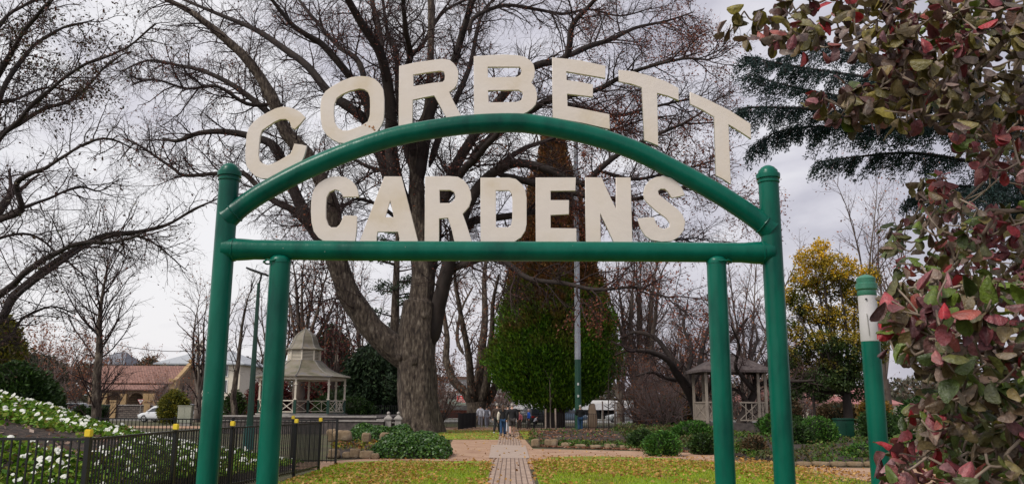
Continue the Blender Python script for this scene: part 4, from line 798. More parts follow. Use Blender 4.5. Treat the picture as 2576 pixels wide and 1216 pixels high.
# litter on mulch
C = [(x, y, mound_z(x, y) + .02) for x, y in ((uni(-11.5, -5.9), uni(13, 16)) for _ in range(420))]
V, Q = leaves_np(np.array(C), .11, .5, NP.normal(size=(len(C), 3)) * np.array([1, 1, .25]), .1)
tag(link('mulch_litter', np_mesh('mulch_litter', V, Q), leafmat('pale litter', [(.35, .25, .2), (.2, .1, .06), (.45, .36, .3)])), 'pale dry leaves scattered on the dark mulch band', 'leaves', kind='stuff')
# right bed
front = [gnd(x, y) for x, y in ((1338, 1112), (1347, 1121), (1450, 1126), (1600, 1131), (1800, 1138), (1965, 1166), (2250, 1174), (2600, 1180))]
def rb(u, v):
    f = u * (len(front) - 1); i = min(int(f), len(front) - 2); p = front[i].lerp(front[i + 1], f - i); L = min(14 + 10 * u, 4 + u * 60)
    z = lerpn(v, [0, .04, .3, .7, 1], [.02, .12, .24, .34, .15]) * lerpn(u, [0, .1, .3, 1], [.5, 1, 1.1, 1.2]) + .07 * noise.noise(Vector((p.x * .8, (p.y + v * L) * .8, 0)))
    return (p.x + v * 2 * u, p.y + v * L, max(.014, z))
grid_mesh('garden_bed', 70, 30, rb, M_soil)
C = []; 
for _ in range(8200):
    u = uni(0, 1); v = uni(.02, 1) ** 1.3; x, y, z = rb(u, v); n_ = noise.noise(Vector((x * .55, y * .4, 8)))
    lush = .43 < u < .60 and v < .75
    if lush: dn = .9 if n_ > -.28 else .15; hh = .12 + .5 * max(0, n_ + .2)
    elif u <= .43: dn = .8 if v < .08 else .03; hh = .08
    else: dn = .8 if v < .10 or n_ > .10 else .12; hh = .10 + .35 * max(0, n_)
    if rnd() > dn: continue
    for _ in range(6): C.append((x + uni(-.15, .15), y + uni(-.2, .2), z + uni(.02, .06 + hh)))
V, Q = leaves_np(np.array(C), .11, .6, NP.normal(size=(len(C), 3)) + np.array([0, 0, .5]), .1)
tag(link('bed_ground_cover', np_mesh('bed_ground_cover', V, Q), leafmat('bed leaf', [(.02, .06, .01), (.045, .12, .012), (.08, .18, .02), (.10, .08, .02), (.03, .07, .012), (.14, .22, .03)], patch=[(.08, .05, .025), (.05, .09, .02), (.15, .10, .04), (.03, .05, .015)], pscale=.7)), 'mixed low green plants filling the right hand garden bed', 'ground cover', kind='stuff')
C = [(lambda p: (p[0], p[1], p[2] + .02))(rb(uni(0, .42), uni(.0, .9))) for _ in range(1500)] + [(x, y, .05) for x, y in ((g.x, g.y - uni(0, .8)) for g in (front[1].lerp(front[4], rnd()) for _ in range(900)))]
V, Q = leaves_np(np.array(C), .14, .5, NP.normal(size=(len(C), 3)) * np.array([1, 1, .3]), .1)
tag(link('bed_litter', np_mesh('bed_litter', V, Q), leafmat('russet litter', [(.22, .07, .025), (.30, .16, .09), (.15, .05, .025), (.38, .26, .18)])), 'russet fallen leaves along the stone edging of the mulch bed', 'leaves', kind='stuff')
def stone(x, yb, wpx, hpx, Y, label, group, jit=.10, mt=M_stone, dx=.8):
    p = at(x, yb, Y); w_, h_ = px(wpx, Y) / 2, px(hpx, Y); bm = bmesh.new(); bmesh.ops.create_cube(bm, size=2); bmesh.ops.subdivide_edges(bm, edges=bm.edges, cuts=3, use_grid_fill=True)
    sd_ = uni(0, 90)
    for v in bm.verts:
        c = v.co; r = (abs(c.x) ** 5 + abs(c.y) ** 5 + abs(c.z) ** 5) ** .2; c = c / max(r, .01) * 1.0; nz = noise.noise(c * 1.3 + Vector((sd_, 0, 0))) * jit * 2; c = c * (1 + nz)
        v.co = Vector((c.x * w_, c.y * w_ * dx, max(0, c.z * .5 + .5) * h_))
    me = bpy.data.meshes.new('stone'); bm.to_mesh(me); bm.free(); o = link('stone', me, mt, smooth=True); o.location = (p.x, Y, max(0, p.z - .03)); tag(o, label, 'stone', group); return o
SG = 'rough stones edging the right hand bed'
for x, yb, w_, h_, lb in ((1347, 1124, 21, 20, 'upright rough sandstone block at the path corner of the mulch bed'), (1387, 1123, 33, 19, 'long sandstone block second from the path along the mulch bed'), (1425, 1124, 26, 12, 'low flat stone third from the path along the mulch bed'), (1462, 1126, 30, 10, 'low mossy stone fourth from the path along the mulch bed'), (1498, 1128, 26, 10, 'half buried stone fifth from the path along the mulch bed'), (1535, 1128, 30, 13, 'pinkish stone sixth from the path along the mulch bed'), (1572, 1129, 26, 10, 'small stone just before the lush plants')):
    stone(x, yb, w_, h_, gnd(x, yb).y, lb, SG)
for i, (x, w_) in enumerate(((1985, 34), (2022, 36), (2064, 42), (2108, 38), (2150, 40), (2192, 36), (2240, 40))): stone(x, 1172, w_, 13, gnd(x, 1173).y, 'flat edging stone on the far side of the tan gravel by the right gateway posts', 'flat edging stones by the right gateway posts', .06, dx=.5)
SL = 'stones of the left rockery'
for x, yb, w_, h_, lb in ((833, 1108, 20, 30, 'tall narrow tan stone at the end of the fence'), (862, 1108, 44, 28, 'big rectangular sandstone block beside the fence end'), (921, 1112, 22, 26, 'pointed brown stone between two ivy clumps'), (970, 1112, 28, 26, 'pale pointed boulder in the upper ivy'), (1010, 1108, 20, 18, 'small grey boulder in the upper ivy'), (840, 1150, 28, 22, 'brown boulder at the bottom of the rockery beside the fence'), (872, 1150, 20, 16, 'small brown stone second from the fence at the rockery foot'), (893, 1150, 26, 24, 'round mossy boulder at the rockery foot'), (922, 1151, 34, 20, 'wide rounded boulder at the rockery foot'), (944, 1152, 18, 15, 'small orange stone touching the lower ivy'), (1112, 1150, 20, 16, 'tan stone at the right end of the lower ivy')):
    Y = gnd(x, yb + 2).y if yb > 1130 else 30.5; stone(x, yb, w_, h_, Y, lb, SL, .12)
fl = [gnd(x, y) for x, y in ((818, 1152), (900, 1153), (1000, 1153), (1085, 1151), (1130, 1143))]
def lb_(u, v):
    f = u * (len(fl) - 1); i = min(int(f), len(fl) - 2); p = fl[i].lerp(fl[i + 1], f - i); L = 17 * (1 - .6 * u)
    return (p.x - v * 1.5, p.y + v * L, max(.014, lerpn(v, [0, .03, .2, .25, .6, 1], [0, .12, .2, .32, .40, .2]) * (1 - .3 * u) + .06 * noise.noise(Vector((p.x, p.y + v * L, 0)))))
grid_mesh('rockery_bed', 40, 30, lb_, M_soil)
def ivy(x0, x1, yt, Y, dep, label, n):
    a, b = at(x0, 1100, Y).x, at(x1, 1100, Y).x; Hh = at((x0 + x1) / 2, yt, Y).z; cx, hw = (a + b) / 2, (b - a) / 2; t = thing('ivy_mound', (cx, Y, 0), label, 'ivy', 'ivy mounds of the left rockery')
    def hz(u, v): return Hh * max(0, (1 - abs(u) ** 4) * (1 - abs(v) ** 3)) ** .55 * (.86 + .28 * noise.noise(Vector((cx + u * hw * 1.1, Y + v * dep, 3)) * .9))
    vs = []; N = 18
    for j in range(N + 1):
        for i in range(N + 1): u, v = i / N * 2 - 1, j / N * 2 - 1; vs.append((cx + u * hw * .93, Y + v * dep * .93, hz(u, v) * .9))
    me = bpy.data.meshes.new('i'); me.from_pydata(vs, [], [(j * (N + 1) + i, j * (N + 1) + i + 1, (j + 1) * (N + 1) + i + 1, (j + 1) * (N + 1) + i) for j in range(N) for i in range(N)]); link('stems', me, M_core, t, True, True)
    C = []; D = []
    for _ in range(n):
        u, v = uni(-1, 1), uni(-1, .4); z = hz(u, v); side = 1 if rnd() < .55 else uni(.1, 1); C.append((cx + u * hw + uni(-.04, .04), Y + v * dep - .03, z * side + uni(-.03, .05))); D.append((uni(-1, 1), uni(-1, .3), uni(-.9, .3)))
    V, Q = leaves_np(np.array(C), .085, .85, np.array(D), .2); link('crown', np_mesh('crown', V, Q), M_ivy, t, world=True)
M_ivy = leafmat('ivy leaf', [(.012, .045, .006), (.03, .09, .008), (.06, .15, .012), (.015, .05, .008), (.10, .19, .02)], rough=.4, spec=.5, trans=.1)
ivy(872, 1048, 1063, 33, 1.7, 'upper ivy covered mound in front of the giant tree', 5200)
ivy(945, 1136, 1086, 28.8, 1.9, 'lower ivy covered mound beside the gravel', 6800)
C = []; D = []
for _ in range(380):
    g = gnd(uni(822, 960), uni(1118, 1150)); 
    for _ in range(5): C.append((g.x + uni(-.1, .1), g.y + 1 + uni(-.1, .1), uni(.15, .42)))
V, Q = leaves_np(np.array(C), .1, .6); tag(link('rockery_cover', np_mesh('rockery_cover', V, Q), leafmat('rockery leaf', [(.03, .08, .01), (.3, .12, .05), (.06, .14, .015), (.5, .35, .02)])), 'small green and russet plants between the rockery stones', 'ground cover', kind='stuff')
# ================================================================ terrace with coping, pillars
M_dstone = mat('dark stone wall', [(.035, .03, .028), (.075, .06, .055), (.12, .10, .09)], 3, .9, .01, 12)
M_cop = mat('pale coping', [(.22, .20, .18), (.38, .35, .32)], 4, .85)
t = thing('terrace_wall', (-12, 50, 0), 'low dark stone terrace with pale coping slabs below the rotunda', 'terrace wall'); m = MB()
xa, xb = at(560, 1045, 50).x, at(945, 1045, 50).x
m.box(xa, xb, 50, 74, 0, .93); m.box(xa, xb + .6, 49, 49.99, 0, .72); m.box(xb + .001, xb + .7, 50, 62, 0, .78); m.box(xb + .701, xb + 1.4, 50, 62, 0, .62); m.out('wall', M_dstone, t, False, True)
m = MB(); m.box(xa, xb + .05, 49.95, 50.5, .935, 1.03); m.box(xa, xb + .65, 48.95, 49.5, .725, .79); m.box(xb + .06, xb + .72, 49.9, 50.4, .785, .86); m.box(xb + .73, xb + 1.42, 49.9, 50.4, .625, .69); m.out('coping', M_cop, t, False, True)
for x in (977, 1002):
    p = at(x, 1055, 49.5); g = thing('ball_pillar', (p.x, 49.5, 0), f"squat stone pillar with ball finial {'left of its twin near the terrace end' if x < 990 else 'half tucked against the giant trunk'}", 'pillar', 'stone pillars with ball finials')
    m = MB(); m.box(-.17, .17, -.17, .17, 0, .85); m.out('shaft', M_cop, g); m = MB(); m.add([(-.23, -.23, .85), (.23, -.23, .85), (.23, .23, .85), (-.23, .23, .85), (-.23, -.23, .92), (.23, -.23, .92), (.23, .23, .92), (-.23, .23, .92), (0, 0, 1.16)], [(3, 2, 1, 0), (0, 1, 5, 4), (1, 2, 6, 5), (2, 3, 7, 6), (3, 0, 4, 7), (4, 5, 8), (5, 6, 8), (6, 7, 8), (7, 4, 8)]); m.sphere((0, 0, 1.2), .10, 12, 8); m.out('finial', M_cop, g)
# ================================================================ rotunda
RY_, fz = 60, .93; rc = at(760, 1000, RY_)
ro = thing('rotunda', (rc.x, RY_, fz), 'octagonal garden rotunda with ogee dome, louvred drum and cross braced railings', 'rotunda')
M_roof = mat('weathered copper roof', [(.09, .095, .055), (.17, .15, .10), (.21, .18, .14), (.17, .17, .19)], 1.6, .6, .006, 8, detail=10)
R = 2.95; oct_ = [(R * math.cos(rad(5 + 45 * k)), R * math.sin(rad(5 + 45 * k))) for k in range(8)]
def zr(y): return at(760, y, RY_).z - fz
m = MB(); m.lathe([(3.2, 0), (3.25, .02), (3.25, .12), (0.01, .13)], n=8); o = m.out('floor', M_conc, ro)
for x, y in oct_:
    m = MB(); m.box(x - .085, x + .085, y - .085, y + .085, .13, 1.05); po = m.out('post', M_dgreen, ro)
    m = MB(); m.box(x - .06, x + .06, y - .06, y + .06, 1.051, zr(951)); m.box(x - .10, x + .10, y - .10, y + .10, 2.05, 2.13); m.box(x - .1, x + .1, y - .1, y + .1, 1.051, 1.12); m.out('column', M_cream, po)
for k in range(8):
    if k == 6: continue
    (xA, yA), (xB, yB) = oct_[k], oct_[(k + 1) % 8]; a, b = Vector((xA, yA, 0)), Vector((xB, yB, 0)); d = (b - a).normalized(); a = a + d * .09; b = b - d * .09; u = Vector((0, 0, 1)); c = (a + b) / 2; m = MB()
    m.bar(a + u * 1.0, b + u * 1.0, .06); m.bar(a + u * .25, b + u * .25, .05); m.bar(c + u * .27, c + u * .98, .045)
    for s_, e_ in ((a, c), (c, b)): m.bar(s_ + u * .28, e_ + u * .97, .035); m.bar(s_ + u * .97, e_ + u * .28, .03)
    m.out('railing', M_cream, ro)
z0, z1, z2, z3 = zr(948), zr(906), zr(879), zr(824)
def octl(prof, name, mt, par, th0=5, seg=None, th=0):
    m = MB(); n = 8; vs = [(r * math.cos(rad(th0 + 45 * k)), r * math.sin(rad(th0 + 45 * k)), z) for r, z in prof for k in range(n)]
    m.add(vs, [(i * n + k, i * n + (k + 1) % n, (i + 1) * n + (k + 1) % n, (i + 1) * n + k) for i in range(len(prof) - 1) for k in range(n)]); return m.out(name, mt, par)
lo = octl([(2.4, z0 + .16), (3.25, z0 - .03), (3.3, z0 - .05), (3.32, z0 + .02), (2.75, z0 + .16), (2.2, z0 + .36), (1.75, z0 + .64), (1.4, z0 + .98), (1.15, z1)], 'roof', M_roof, ro)
m = MB()
for k in range(8):
    cs, sn = math.cos(rad(5 + 45 * k)), math.sin(rad(5 + 45 * k)); m.tube([(r * cs, r * sn, z + .02) for r, z in [(3.32, z0 + .02), (2.75, z0 + .16), (2.2, z0 + .36), (1.75, z0 + .64), (1.4, z0 + .98), (1.15, z1)]], .03, 6)
m.out('hip_capping', M_conc, lo)
m = MB()
for k in range(8):
    a = Vector((R * math.cos(rad(5 + 45 * k)), R * math.sin(rad(5 + 45 * k)), z0 - .12)); b = Vector((R * math.cos(rad(50 + 45 * k)), R * math.sin(rad(50 + 45 * k)), z0 - .12)); m.bar(a, b, .10, .2)
m.out('fascia_beam', M_cream, ro)
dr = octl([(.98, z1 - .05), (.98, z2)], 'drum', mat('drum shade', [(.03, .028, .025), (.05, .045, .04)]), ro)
m = MB()
for i in range(8):
    z = z1 + .04 + (z2 - z1 - .08) * i / 7; q = [Vector((1.09 * math.cos(rad(5 + 45 * k)), 1.09 * math.sin(rad(5 + 45 * k)), z)) for k in range(8)]
    for k in range(8): m.bar(q[k], q[(k + 1) % 8], .05, .055)
for k in range(8): m.bar((1.12 * math.cos(rad(5 + 45 * k)), 1.12 * math.sin(rad(5 + 45 * k)), z1 - .02), (1.12 * math.cos(rad(5 + 45 * k)), 1.12 * math.sin(rad(5 + 45 * k)), z2), .09)
m.out('louvre', M_cream, dr)
hd = z3 - z2; pr_ = [(1.0, z2 + .03), (1.32, z2 - .03), (1.34, z2 + .01), (1.1, z2 + hd * .10), (.96, z2 + hd * .24), (.88, z2 + hd * .42), (.74, z2 + hd * .6), (.5, z2 + hd * .76), (.25, z2 + hd * .87), (.09, z2 + hd * .95), (.04, z2 + hd), (.001, z2 + hd + .15)]
do = octl(pr_, 'dome', M_roof, ro)
m = MB()
for k in range(8):
    cs, sn = math.cos(rad(5 + 45 * k)), math.sin(rad(5 + 45 * k)); m.tube([(r * cs, r * sn, z + .01) for r, z in pr_[2:-1]], .022, 6)
m.out('rib', M_conc, do)
# ================================================================ small square gazebo
M_wth = mat('weathered cream paint', [(.19, .155, .125), (.28, .235, .19)], 3, .7)
gz = thing('gazebo', (at(1836, 1062, 43).x, 43, .45), 'small white lattice gazebo with dark shingled roof partly hidden by a right gateway post', 'gazebo'); hw = 1.45; H0 = at(1836, 1062, 43).z - .45
m = MB(); m.box(-1.7, 1.7, -1.7, 1.7, 0, H0); m.out('floor', M_dstone, gz); zt = H0 + 2.45
for x in (-hw, -hw + .5, hw - .35, hw):
    for y in (-hw, hw): m = MB(); m.box(x - .06, x + .06, y - .06, y + .06, H0, zt); m.out('post', M_wth, gz)
for (a, b) in (((-hw + .07, -hw), (-hw + .43, -hw)), ((hw - .29, -hw), (hw - .07, -hw)), ((hw - 1.3, -hw), (hw - .42, -hw)), ((-hw, -hw + .07), (-hw, hw - .07)), ((hw, -hw + .07), (hw, hw - .07)), ((-hw + .57, hw), (hw - .42, hw))):
    a, b = Vector((*a, 0)), Vector((*b, 0)); u = Vector((0, 0, 1)); m = MB(); m.bar(a + u * (H0 + 1.0), b + u * (H0 + 1.0), .07); m.bar(a + u * (H0 + .15), b + u * (H0 + .15), .06); m.bar(a + u * (H0 + .18), b + u * (H0 + .97), .04); m.bar(a + u * (H0 + .97), b + u * (H0 + .18), .036)
    for i in range(1, max(2, int((b - a).length / .22))): q = a.lerp(b, i / max(2, int((b - a).length / .22))); m.bar(q + u * (H0 + .18), q + u * (H0 + .97), .045, .03)
    m.out('railing', M_wth, gz)
e = 1.85; m = MB(); m.add([(-e, -e, zt), (e, -e, zt), (e, e, zt), (-e, e, zt), (-e, -e, zt + .12), (e, -e, zt + .12), (e, e, zt + .12), (-e, e, zt + .12), (-.25, -.25, zt + 1.0), (.25, -.25, zt + 1.0), (.25, .25, zt + 1.0), (-.25, .25, zt + 1.0)], [(3, 2, 1, 0), (0, 1, 5, 4), (1, 2, 6, 5), (2, 3, 7, 6), (3, 0, 4, 7), (4, 5, 9, 8), (5, 6, 10, 9), (6, 7, 11, 10), (7, 4, 8, 11), (8, 9, 10, 11)])
m.out('roof', mat('grey shingles', [(.06, .045, .045), (.12, .095, .09)], 5, .9, .02, 16), gz)
# ================================================================ poles, lamp, signs
p = at(1455, 1082, 56); tp = thing('tall_pole', (p.x, 56, 0), 'tall tapering steel pole, green below and silver above, in front of the cypress', 'pole')
za, zb, zc = at(1455, 903, 56).z, at(1452, 845, 56).z, at(1446, 335, 56).z
m = MB(); m.lathe([(.235, 0), (.22, 1), (.20, za)], n=16); m.out('lower_shaft', mat('aged green paint', [(.012, .075, .045), (.02, .10, .06)], 2, .45), tp, True)
m = MB(); m.lathe([(.203, za), (.195, zb), (.215, zb), (.215, zb + .1), (.19, zb + .12), (.155, zc), (.02, zc + .08)], n=16); m.out('upper_shaft', mat('galvanised steel', [(.36, .38, .42), (.50, .52, .56)], 3, .4, metal=.3), tp, True)
m = MB(); m.box(-.5, .5, -.4, .4, 0, .16); m.out('footing', M_conc, tp)
for z in (at(1455, 968, 56).z, at(1455, 998, 56).z): m = MB(); m.box(-.07, .05, -.235, -.19, z, z + .16); m.out('plate', M_white, tp)
p = at(628, 1069, 23.5); lp = thing('street_lamp', (p.x, 23.5, 0), 'slim dark green street lamp with flat angled lamp head beside the left gateway posts', 'street lamp'); zt_ = at(650, 712, 23.5).z
m = MB(); m.lathe([(.17, 0), (.155, .2), (.15, p.z - .03), (.10, p.z)], n=12); m.out('base_sleeve', mat('teal paint', [(.02, .09, .085), (.03, .13, .11)], 3, .4), lp, True)
m = MB(); m.tube([(0, 0, p.z - .02), (0, 0, zt_)], [.095, .045], 8); m.out('pole', M_dgreen, lp, False)
a = at(645, 705, 23.5) - Vector((p.x, 23.5, 0)); b1 = at(673, 692, 23.5) - Vector((p.x, 23.5, 0)); b0 = at(622, 674, 23.5) - Vector((p.x, 23.5, 0))
m = MB(); m.tube([(0, 0, zt_ - .02), tuple(a.lerp(b1, .4)), tuple(b1.lerp(b0, .3))], .028, 8); m.out('arm', M_black, lp)
m = MB(); m.bar(b0, b1, .26, .05); hd_ = m.out('lamp_head', M_black, lp, bevel=.008)
m = MB(); d_ = (b1 - b0); m.bar(b0 + d_ * .1 - Vector((0, 0, .032)), b0 + d_ * .75 - Vector((0, 0, .032)), .2, .01); m.out('lens', M_conc, hd_)
for x, lb in ((881, 'pale timber power pole with cross arms right of the rotunda'), (904, 'second slimmer power pole right of the rotunda')):
    p = at(x, 1000, 100); g = thing('power_pole', (p.x, 100, 0), lb, 'power pole', 'power poles beyond the terrace'); s = 1 if x < 890 else .7; zt_ = at(x, 905, 100).z * (1 if s == 1 else .9)
    m = MB(); m.tube([(0, 0, 0), (0, 0, zt_)], [.22 * s, .16 * s], 10); m.out('pole', M_conc, g, True)
    m = MB(); m.box(-1.1, 1.1, -.2, -.08, zt_ - 1.0, zt_ - .85); m.box(-.8, .8, -.2, -.08, zt_ - 1.9, zt_ - 1.78); m.out('cross_arm', M_conc, g)
    m = MB(); [m.lathe([(.05, 0), (.07, .06), (.04, .16)], (i * .9, -.14, zt_ - .85), 8) for i in (-1, 0, 1)]; m.out('insulator', M_white, g)
a, b = at(180, 830, 96), at(545, 876, 96); P = [a.lerp(b, i / 16) - Vector((0, 0, 1.1 * (1 - (i / 8 - 1) ** 2))) for i in range(17)]; m = MB(); m.tube(P, .035, 5); tag(m.out('power_line', M_black), 'thin black overhead wire sagging over the red roofed hall', 'cable')
# give way sign
p = at(351, 1050, 99); g = thing('give_way_sign', (p.x, 99, 0), 'inverted triangle give way sign on a thin pole at the road', 'road sign'); q = p.z
m = MB(); m.tube([(0, 0, .1), (0, 0, at(351, 1004, 99).z)], .04, 8); m.out('pole', M_conc, g)
zt_, zb_ = at(351, 1003, 99).z, at(351, 1017, 99).z; w_ = .40
sheet('sign_plate', [[(-w_, zt_), (w_, zt_), (0, zb_)]], .02, (0, -.08, 0), (1, 0, 0), (0, 0, 1), mat('faded red', [(.35, .08, .08), (.42, .12, .11)], 3), g, world=False)
pl = sheet('sign_face', [[(-w_ * .74, zt_ - .07), (w_ * .74, zt_ - .07), (0, zb_ + .13)]], .01, (0, -.10, 0), (1, 0, 0), (0, 0, 1), M_white, g, world=False)
def text(body, size, loc, mt, parent, rz=0, ext=.004, align='CENTER', sx=1):
    cu = bpy.data.curves.new('t', 'FONT'); cu.body = body; cu.size = size; cu.extrude = ext; cu.align_x = align; cu.offset = size * .015; o = bpy.data.objects.new('t', cu); COL.objects.link(o); bpy.context.view_layer.update()
    me = bpy.data.meshes.new_from_object(o.evaluated_get(bpy.context.evaluated_depsgraph_get())); bpy.data.objects.remove(o)
    for v in me.vertices: v.co = Vector((v.co.x * sx, -v.co.z, v.co.y))
    o = link('lettering', me, mt, parent); o.location = loc; return o
text('GIVE', .13, (0, -.115, zt_ - .2), M_black, g); text('WAY', .12, (0, -.115, zt_ - .32), M_black, g)
# utility cabinet, bins
def cabinet(name, x, Y, w_, h_, d_, label, cat, mt, top=None, base=None):
    p = at(x, 1050, Y); g = thing(name, (p.x, Y, 0), label, cat); zb = .12 if base else 0
    if base: m = MB(); m.box(-w_ * .45, w_ * .45, -d_ * .45, d_ * .45, 0, zb + base); m.out('plinth', M_conc, g); zb += base
    m = MB(); m.box(-w_ / 2, w_ / 2, -d_ / 2, d_ / 2, zb, zb + h_); b = m.out('body', mt, g, bevel=.015)
    m = MB(); m.box(-w_ * .46, -.01, -d_ / 2 - .012, -d_ / 2 - .001, zb + .08, zb + h_ - .08); m.box(.01, w_ * .46, -d_ / 2 - .012, -d_ / 2 - .001, zb + .08, zb + h_ - .08); m.out('door', mt, g)
    m = MB(); m.box(-w_ * .54, w_ * .54, -d_ * .56, d_ * .56, zb + h_ + .001, zb + h_ + .08); m.out('lid', top or mt, g, bevel=.015); return g
M_sage = mat('sage grey enamel', [(.26, .28, .22), (.33, .35, .28)], 2, .5)
cabinet('utility_cabinet', 466, 66, 1.05, 1.25, .5, 'grey green electrical cabinet on the nature strip beside the round bush', 'utility cabinet', M_sage, base=.1)
cabinet('green_box', 2121, 37, .74, .74, .5, 'dark green metal box on a stone plinth in the right hand bed', 'metal box', M_dgreen, base=.28)
p = at(258, 1040, 58); g = thing('wheelie_bin', (p.x, 58, .5), 'dark green wheelie bin beside the slender bare tree', 'bin'); m = MB()
m.add([(-.24, -.28, .06), (.24, -.28, .06), (.24, .28, .06), (-.24, .28, .06), (-.3, -.36, 1.0), (.3, -.36, 1.0), (.3, .36, 1.0), (-.3, .36, 1.0)], [(3, 2, 1, 0), (0, 1, 5, 4), (1, 2, 6, 5), (2, 3, 7, 6), (3, 0, 4, 7), (4, 5, 6, 7)]); m.out('body', M_dgreen, g, bevel=.02)
m = MB(); m.box(-.32, .32, -.4, .38, 1.0, 1.07); m.out('lid', M_dgreen, g, bevel=.02)
for s in (-1, 1): m = MB(); m.tube([(s * .26, .3, .1), (s * .33, .3, .1)], .1, 12); m.out('wheel', M_black, g)
# park bench
p = at(2258, 1068, 42); g = thing('park_bench', (p.x, 42, .25), 'pale green slatted park bench behind the sign post', 'bench', rz=.1); M_bg = mat('bench green', [(.10, .20, .16), (.16, .28, .22)], 4, .5)
for nm, rows in (('seat', [(y, .45, 0) for y in (-.2, -.08, .04, .16)]), ('backrest', [(.24 + i * .02, .6 + i * .13, 1) for i in range(3)])):
    m = MB()
    for y, z, s in rows: m.box(-.85, .85, y - (.045 if not s else .012), y + (.045 if not s else .012), z - (.015 if not s else .045), z + (.015 if not s else .045))
    m.out(nm, M_bg, g)
for s in (-1, 1):
    m = MB(); m.bar((s * .7, -.22, 0), (s * .7, -.2, .43), .05); m.bar((s * .7, .22, 0), (s * .7, .31, .92), .05); m.bar((s * .7, -.2, .41), (s * .7, .24, .41), .05); m.out('leg', M_black, g)
# stakes + saplings
STG = 'timber tree stakes'
for x, yt, yb, Y, lb in ((1373, 1027, 1090, 50, 'bare timber stake nearest the path beside a young sapling'), (1399, 1026, 1087, 51.5, 'bare timber stake right of the young sapling near the path'), (1518, 1008, 1076, 59, 'dark timber stake left of the middle sapling'), (1547, 1010, 1076, 59, 'timber stake right of the middle sapling'), (1683, 1012, 1066, 64, 'thin timber stake left of the far sapling'), (1717, 1010, 1064, 64, 'thin timber stake right of the far sapling')):
    p = at(x, yb, Y); q = at(x, yt, Y); m = MB(); m.tube([(0, 0, 0), (uni(-.03, .03), 0, q.z)], [.055, .05], 8); o = m.out('tree_stake', mat('stake timber', [(.17, .12, .09), (.30, .24, .2)], 6, .9)) if x == 1373 else link('tree_stake', (lambda mb: (mb.tube([(0, 0, 0), (uni(-.05, .05), 0, q.z)], [.055, .05], 8), mb.me())[1])(MB()), bpy.data.materials['stake timber'], smooth=True)
    o.location = (p.x, Y, 0); tag(o, lb, 'stake', STG)
for x, yt, Y, lb in ((1386, 945, 51, 'young sapling with thin trunk between two stakes near the path'), (1532, 930, 59, 'young sapling between two stakes right of the tall pole'), (1700, 940, 64, 'young sapling between two thin stakes near the gazebo')):
    b = at(x, 1085, Y); b.z = 0; L = [grow(b, Vector((0, 0, 1)), at(x, yt, Y).z, .045, 8, .05, .05, .3)]; tree('sapling', tuple(b), lb, 'sapling', 'young staked saplings', L, [(.3, .9, 42, .2, .1, 4, .014, .35), (.25, .45, 45, .25, 0, 3, .008, .2)], M_barkp, M_twig, None, 0, sides0=6)
m = MB(); a, b = at(1519, 1018, 59), at(1547, 1016, 59); m.tube([a, (a + b) / 2 - Vector((0, 0, .25)), b], .03, 6); tag(m.out('tie_strap', M_black), 'dark rubber strap sagging between the two middle stakes', 'strap')
# memorial stone, black screen
mo = stone(1490, 1078, 26, 60, 66, 'tall tapered beige memorial stone behind the black fence near the lone man', None, .05, mat('beige stone', [(.42, .30, .19), (.52, .40, .28)], 3, .85)); mo.name = 'memorial_stone'; mo['category'] = 'memorial stone'
for v in mo.data.vertices: v.co.x *= 1 - .35 * min(1, v.co.z / 1.9); v.co.y *= 1 - .35 * min(1, v.co.z / 1.9)
a, b = at(1154, 1072, 59.5), at(1197, 1066, 65); g = thing('black_screen', (a.x, a.y, 0), 'black fabric screen stretched on the end of the far fence', 'screen'); hh = at(1154, 1038, 59.5).z; m = MB(); N = 14
for s in (0,):
    vs = [(a.x + (b.x - a.x) * i / N + .03 * math.sin(i * 2.1), a.y + (b.y - a.y) * i / N + .05 * math.sin(i * 1.3), z + .02 * math.sin(i * 1.7)) for z in (.05, hh / 2, hh) for i in range(N + 1)]
    vs2 = [(x, y + .03, z) for x, y, z in vs]; n1 = len(vs); fs = [(j * (N + 1) + i, j * (N + 1) + i + 1, (j + 1) * (N + 1) + i + 1, (j + 1) * (N + 1) + i) for j in range(2) for i in range(N)]
    m.add(vs + vs2, fs + [tuple(k + n1 for k in reversed(f)) for f in fs] + [(2 * (N + 1) + i, 2 * (N + 1) + i + 1, 2 * (N + 1) + i + 1 + n1, 2 * (N + 1) + i + n1) for i in range(N)])
m.out('fabric', mat('black cloth', [(.004, .004, .005), (.010, .010, .012)], 4, .9), g, True, True)
for q in (a, b): m = MB(); m.tube([(q.x, q.y + .08, 0), (q.x, q.y + .08, hh + .05)], .03, 8); m.out('post', M_black, g, False, True)
X = lambda d, Y: at(d, 1060, Y).x
def run(x0, y0, x1, y1, n): return [(X(x0 + (x1 - x0) * i / n, y0 + (y1 - y0) * i / n), y0 + (y1 - y0) * i / n) for i in range(n + 1)]
fence('picket_fence', run(1098, 62, 1153, 60.5, 1), 1.12, 'black picket fence between the giant trunk and the black screen', sp=.13, pr=.014, group='far black garden fences')
fence('picket_fence', run(1302, 62, 1480, 63, 3) + run(1530, 63.5, 1668, 66, 2), 1.12, 'long black picket fence behind the lone man and the tall pole', sp=.14, pr=.014, group='far black garden fences')
fence('picket_fence', run(860, 66, 1008, 68, 3), 1.62, 'black picket fence behind the terrace and the ball pillars', sp=.15, pr=.016, group='far black garden fences')
fence('white_picket_fence', run(1192, 74, 1252, 74, 1), .95, 'low white picket fence behind the walking couple', sp=.16, mt=M_white, flatpick=True, over=.06)
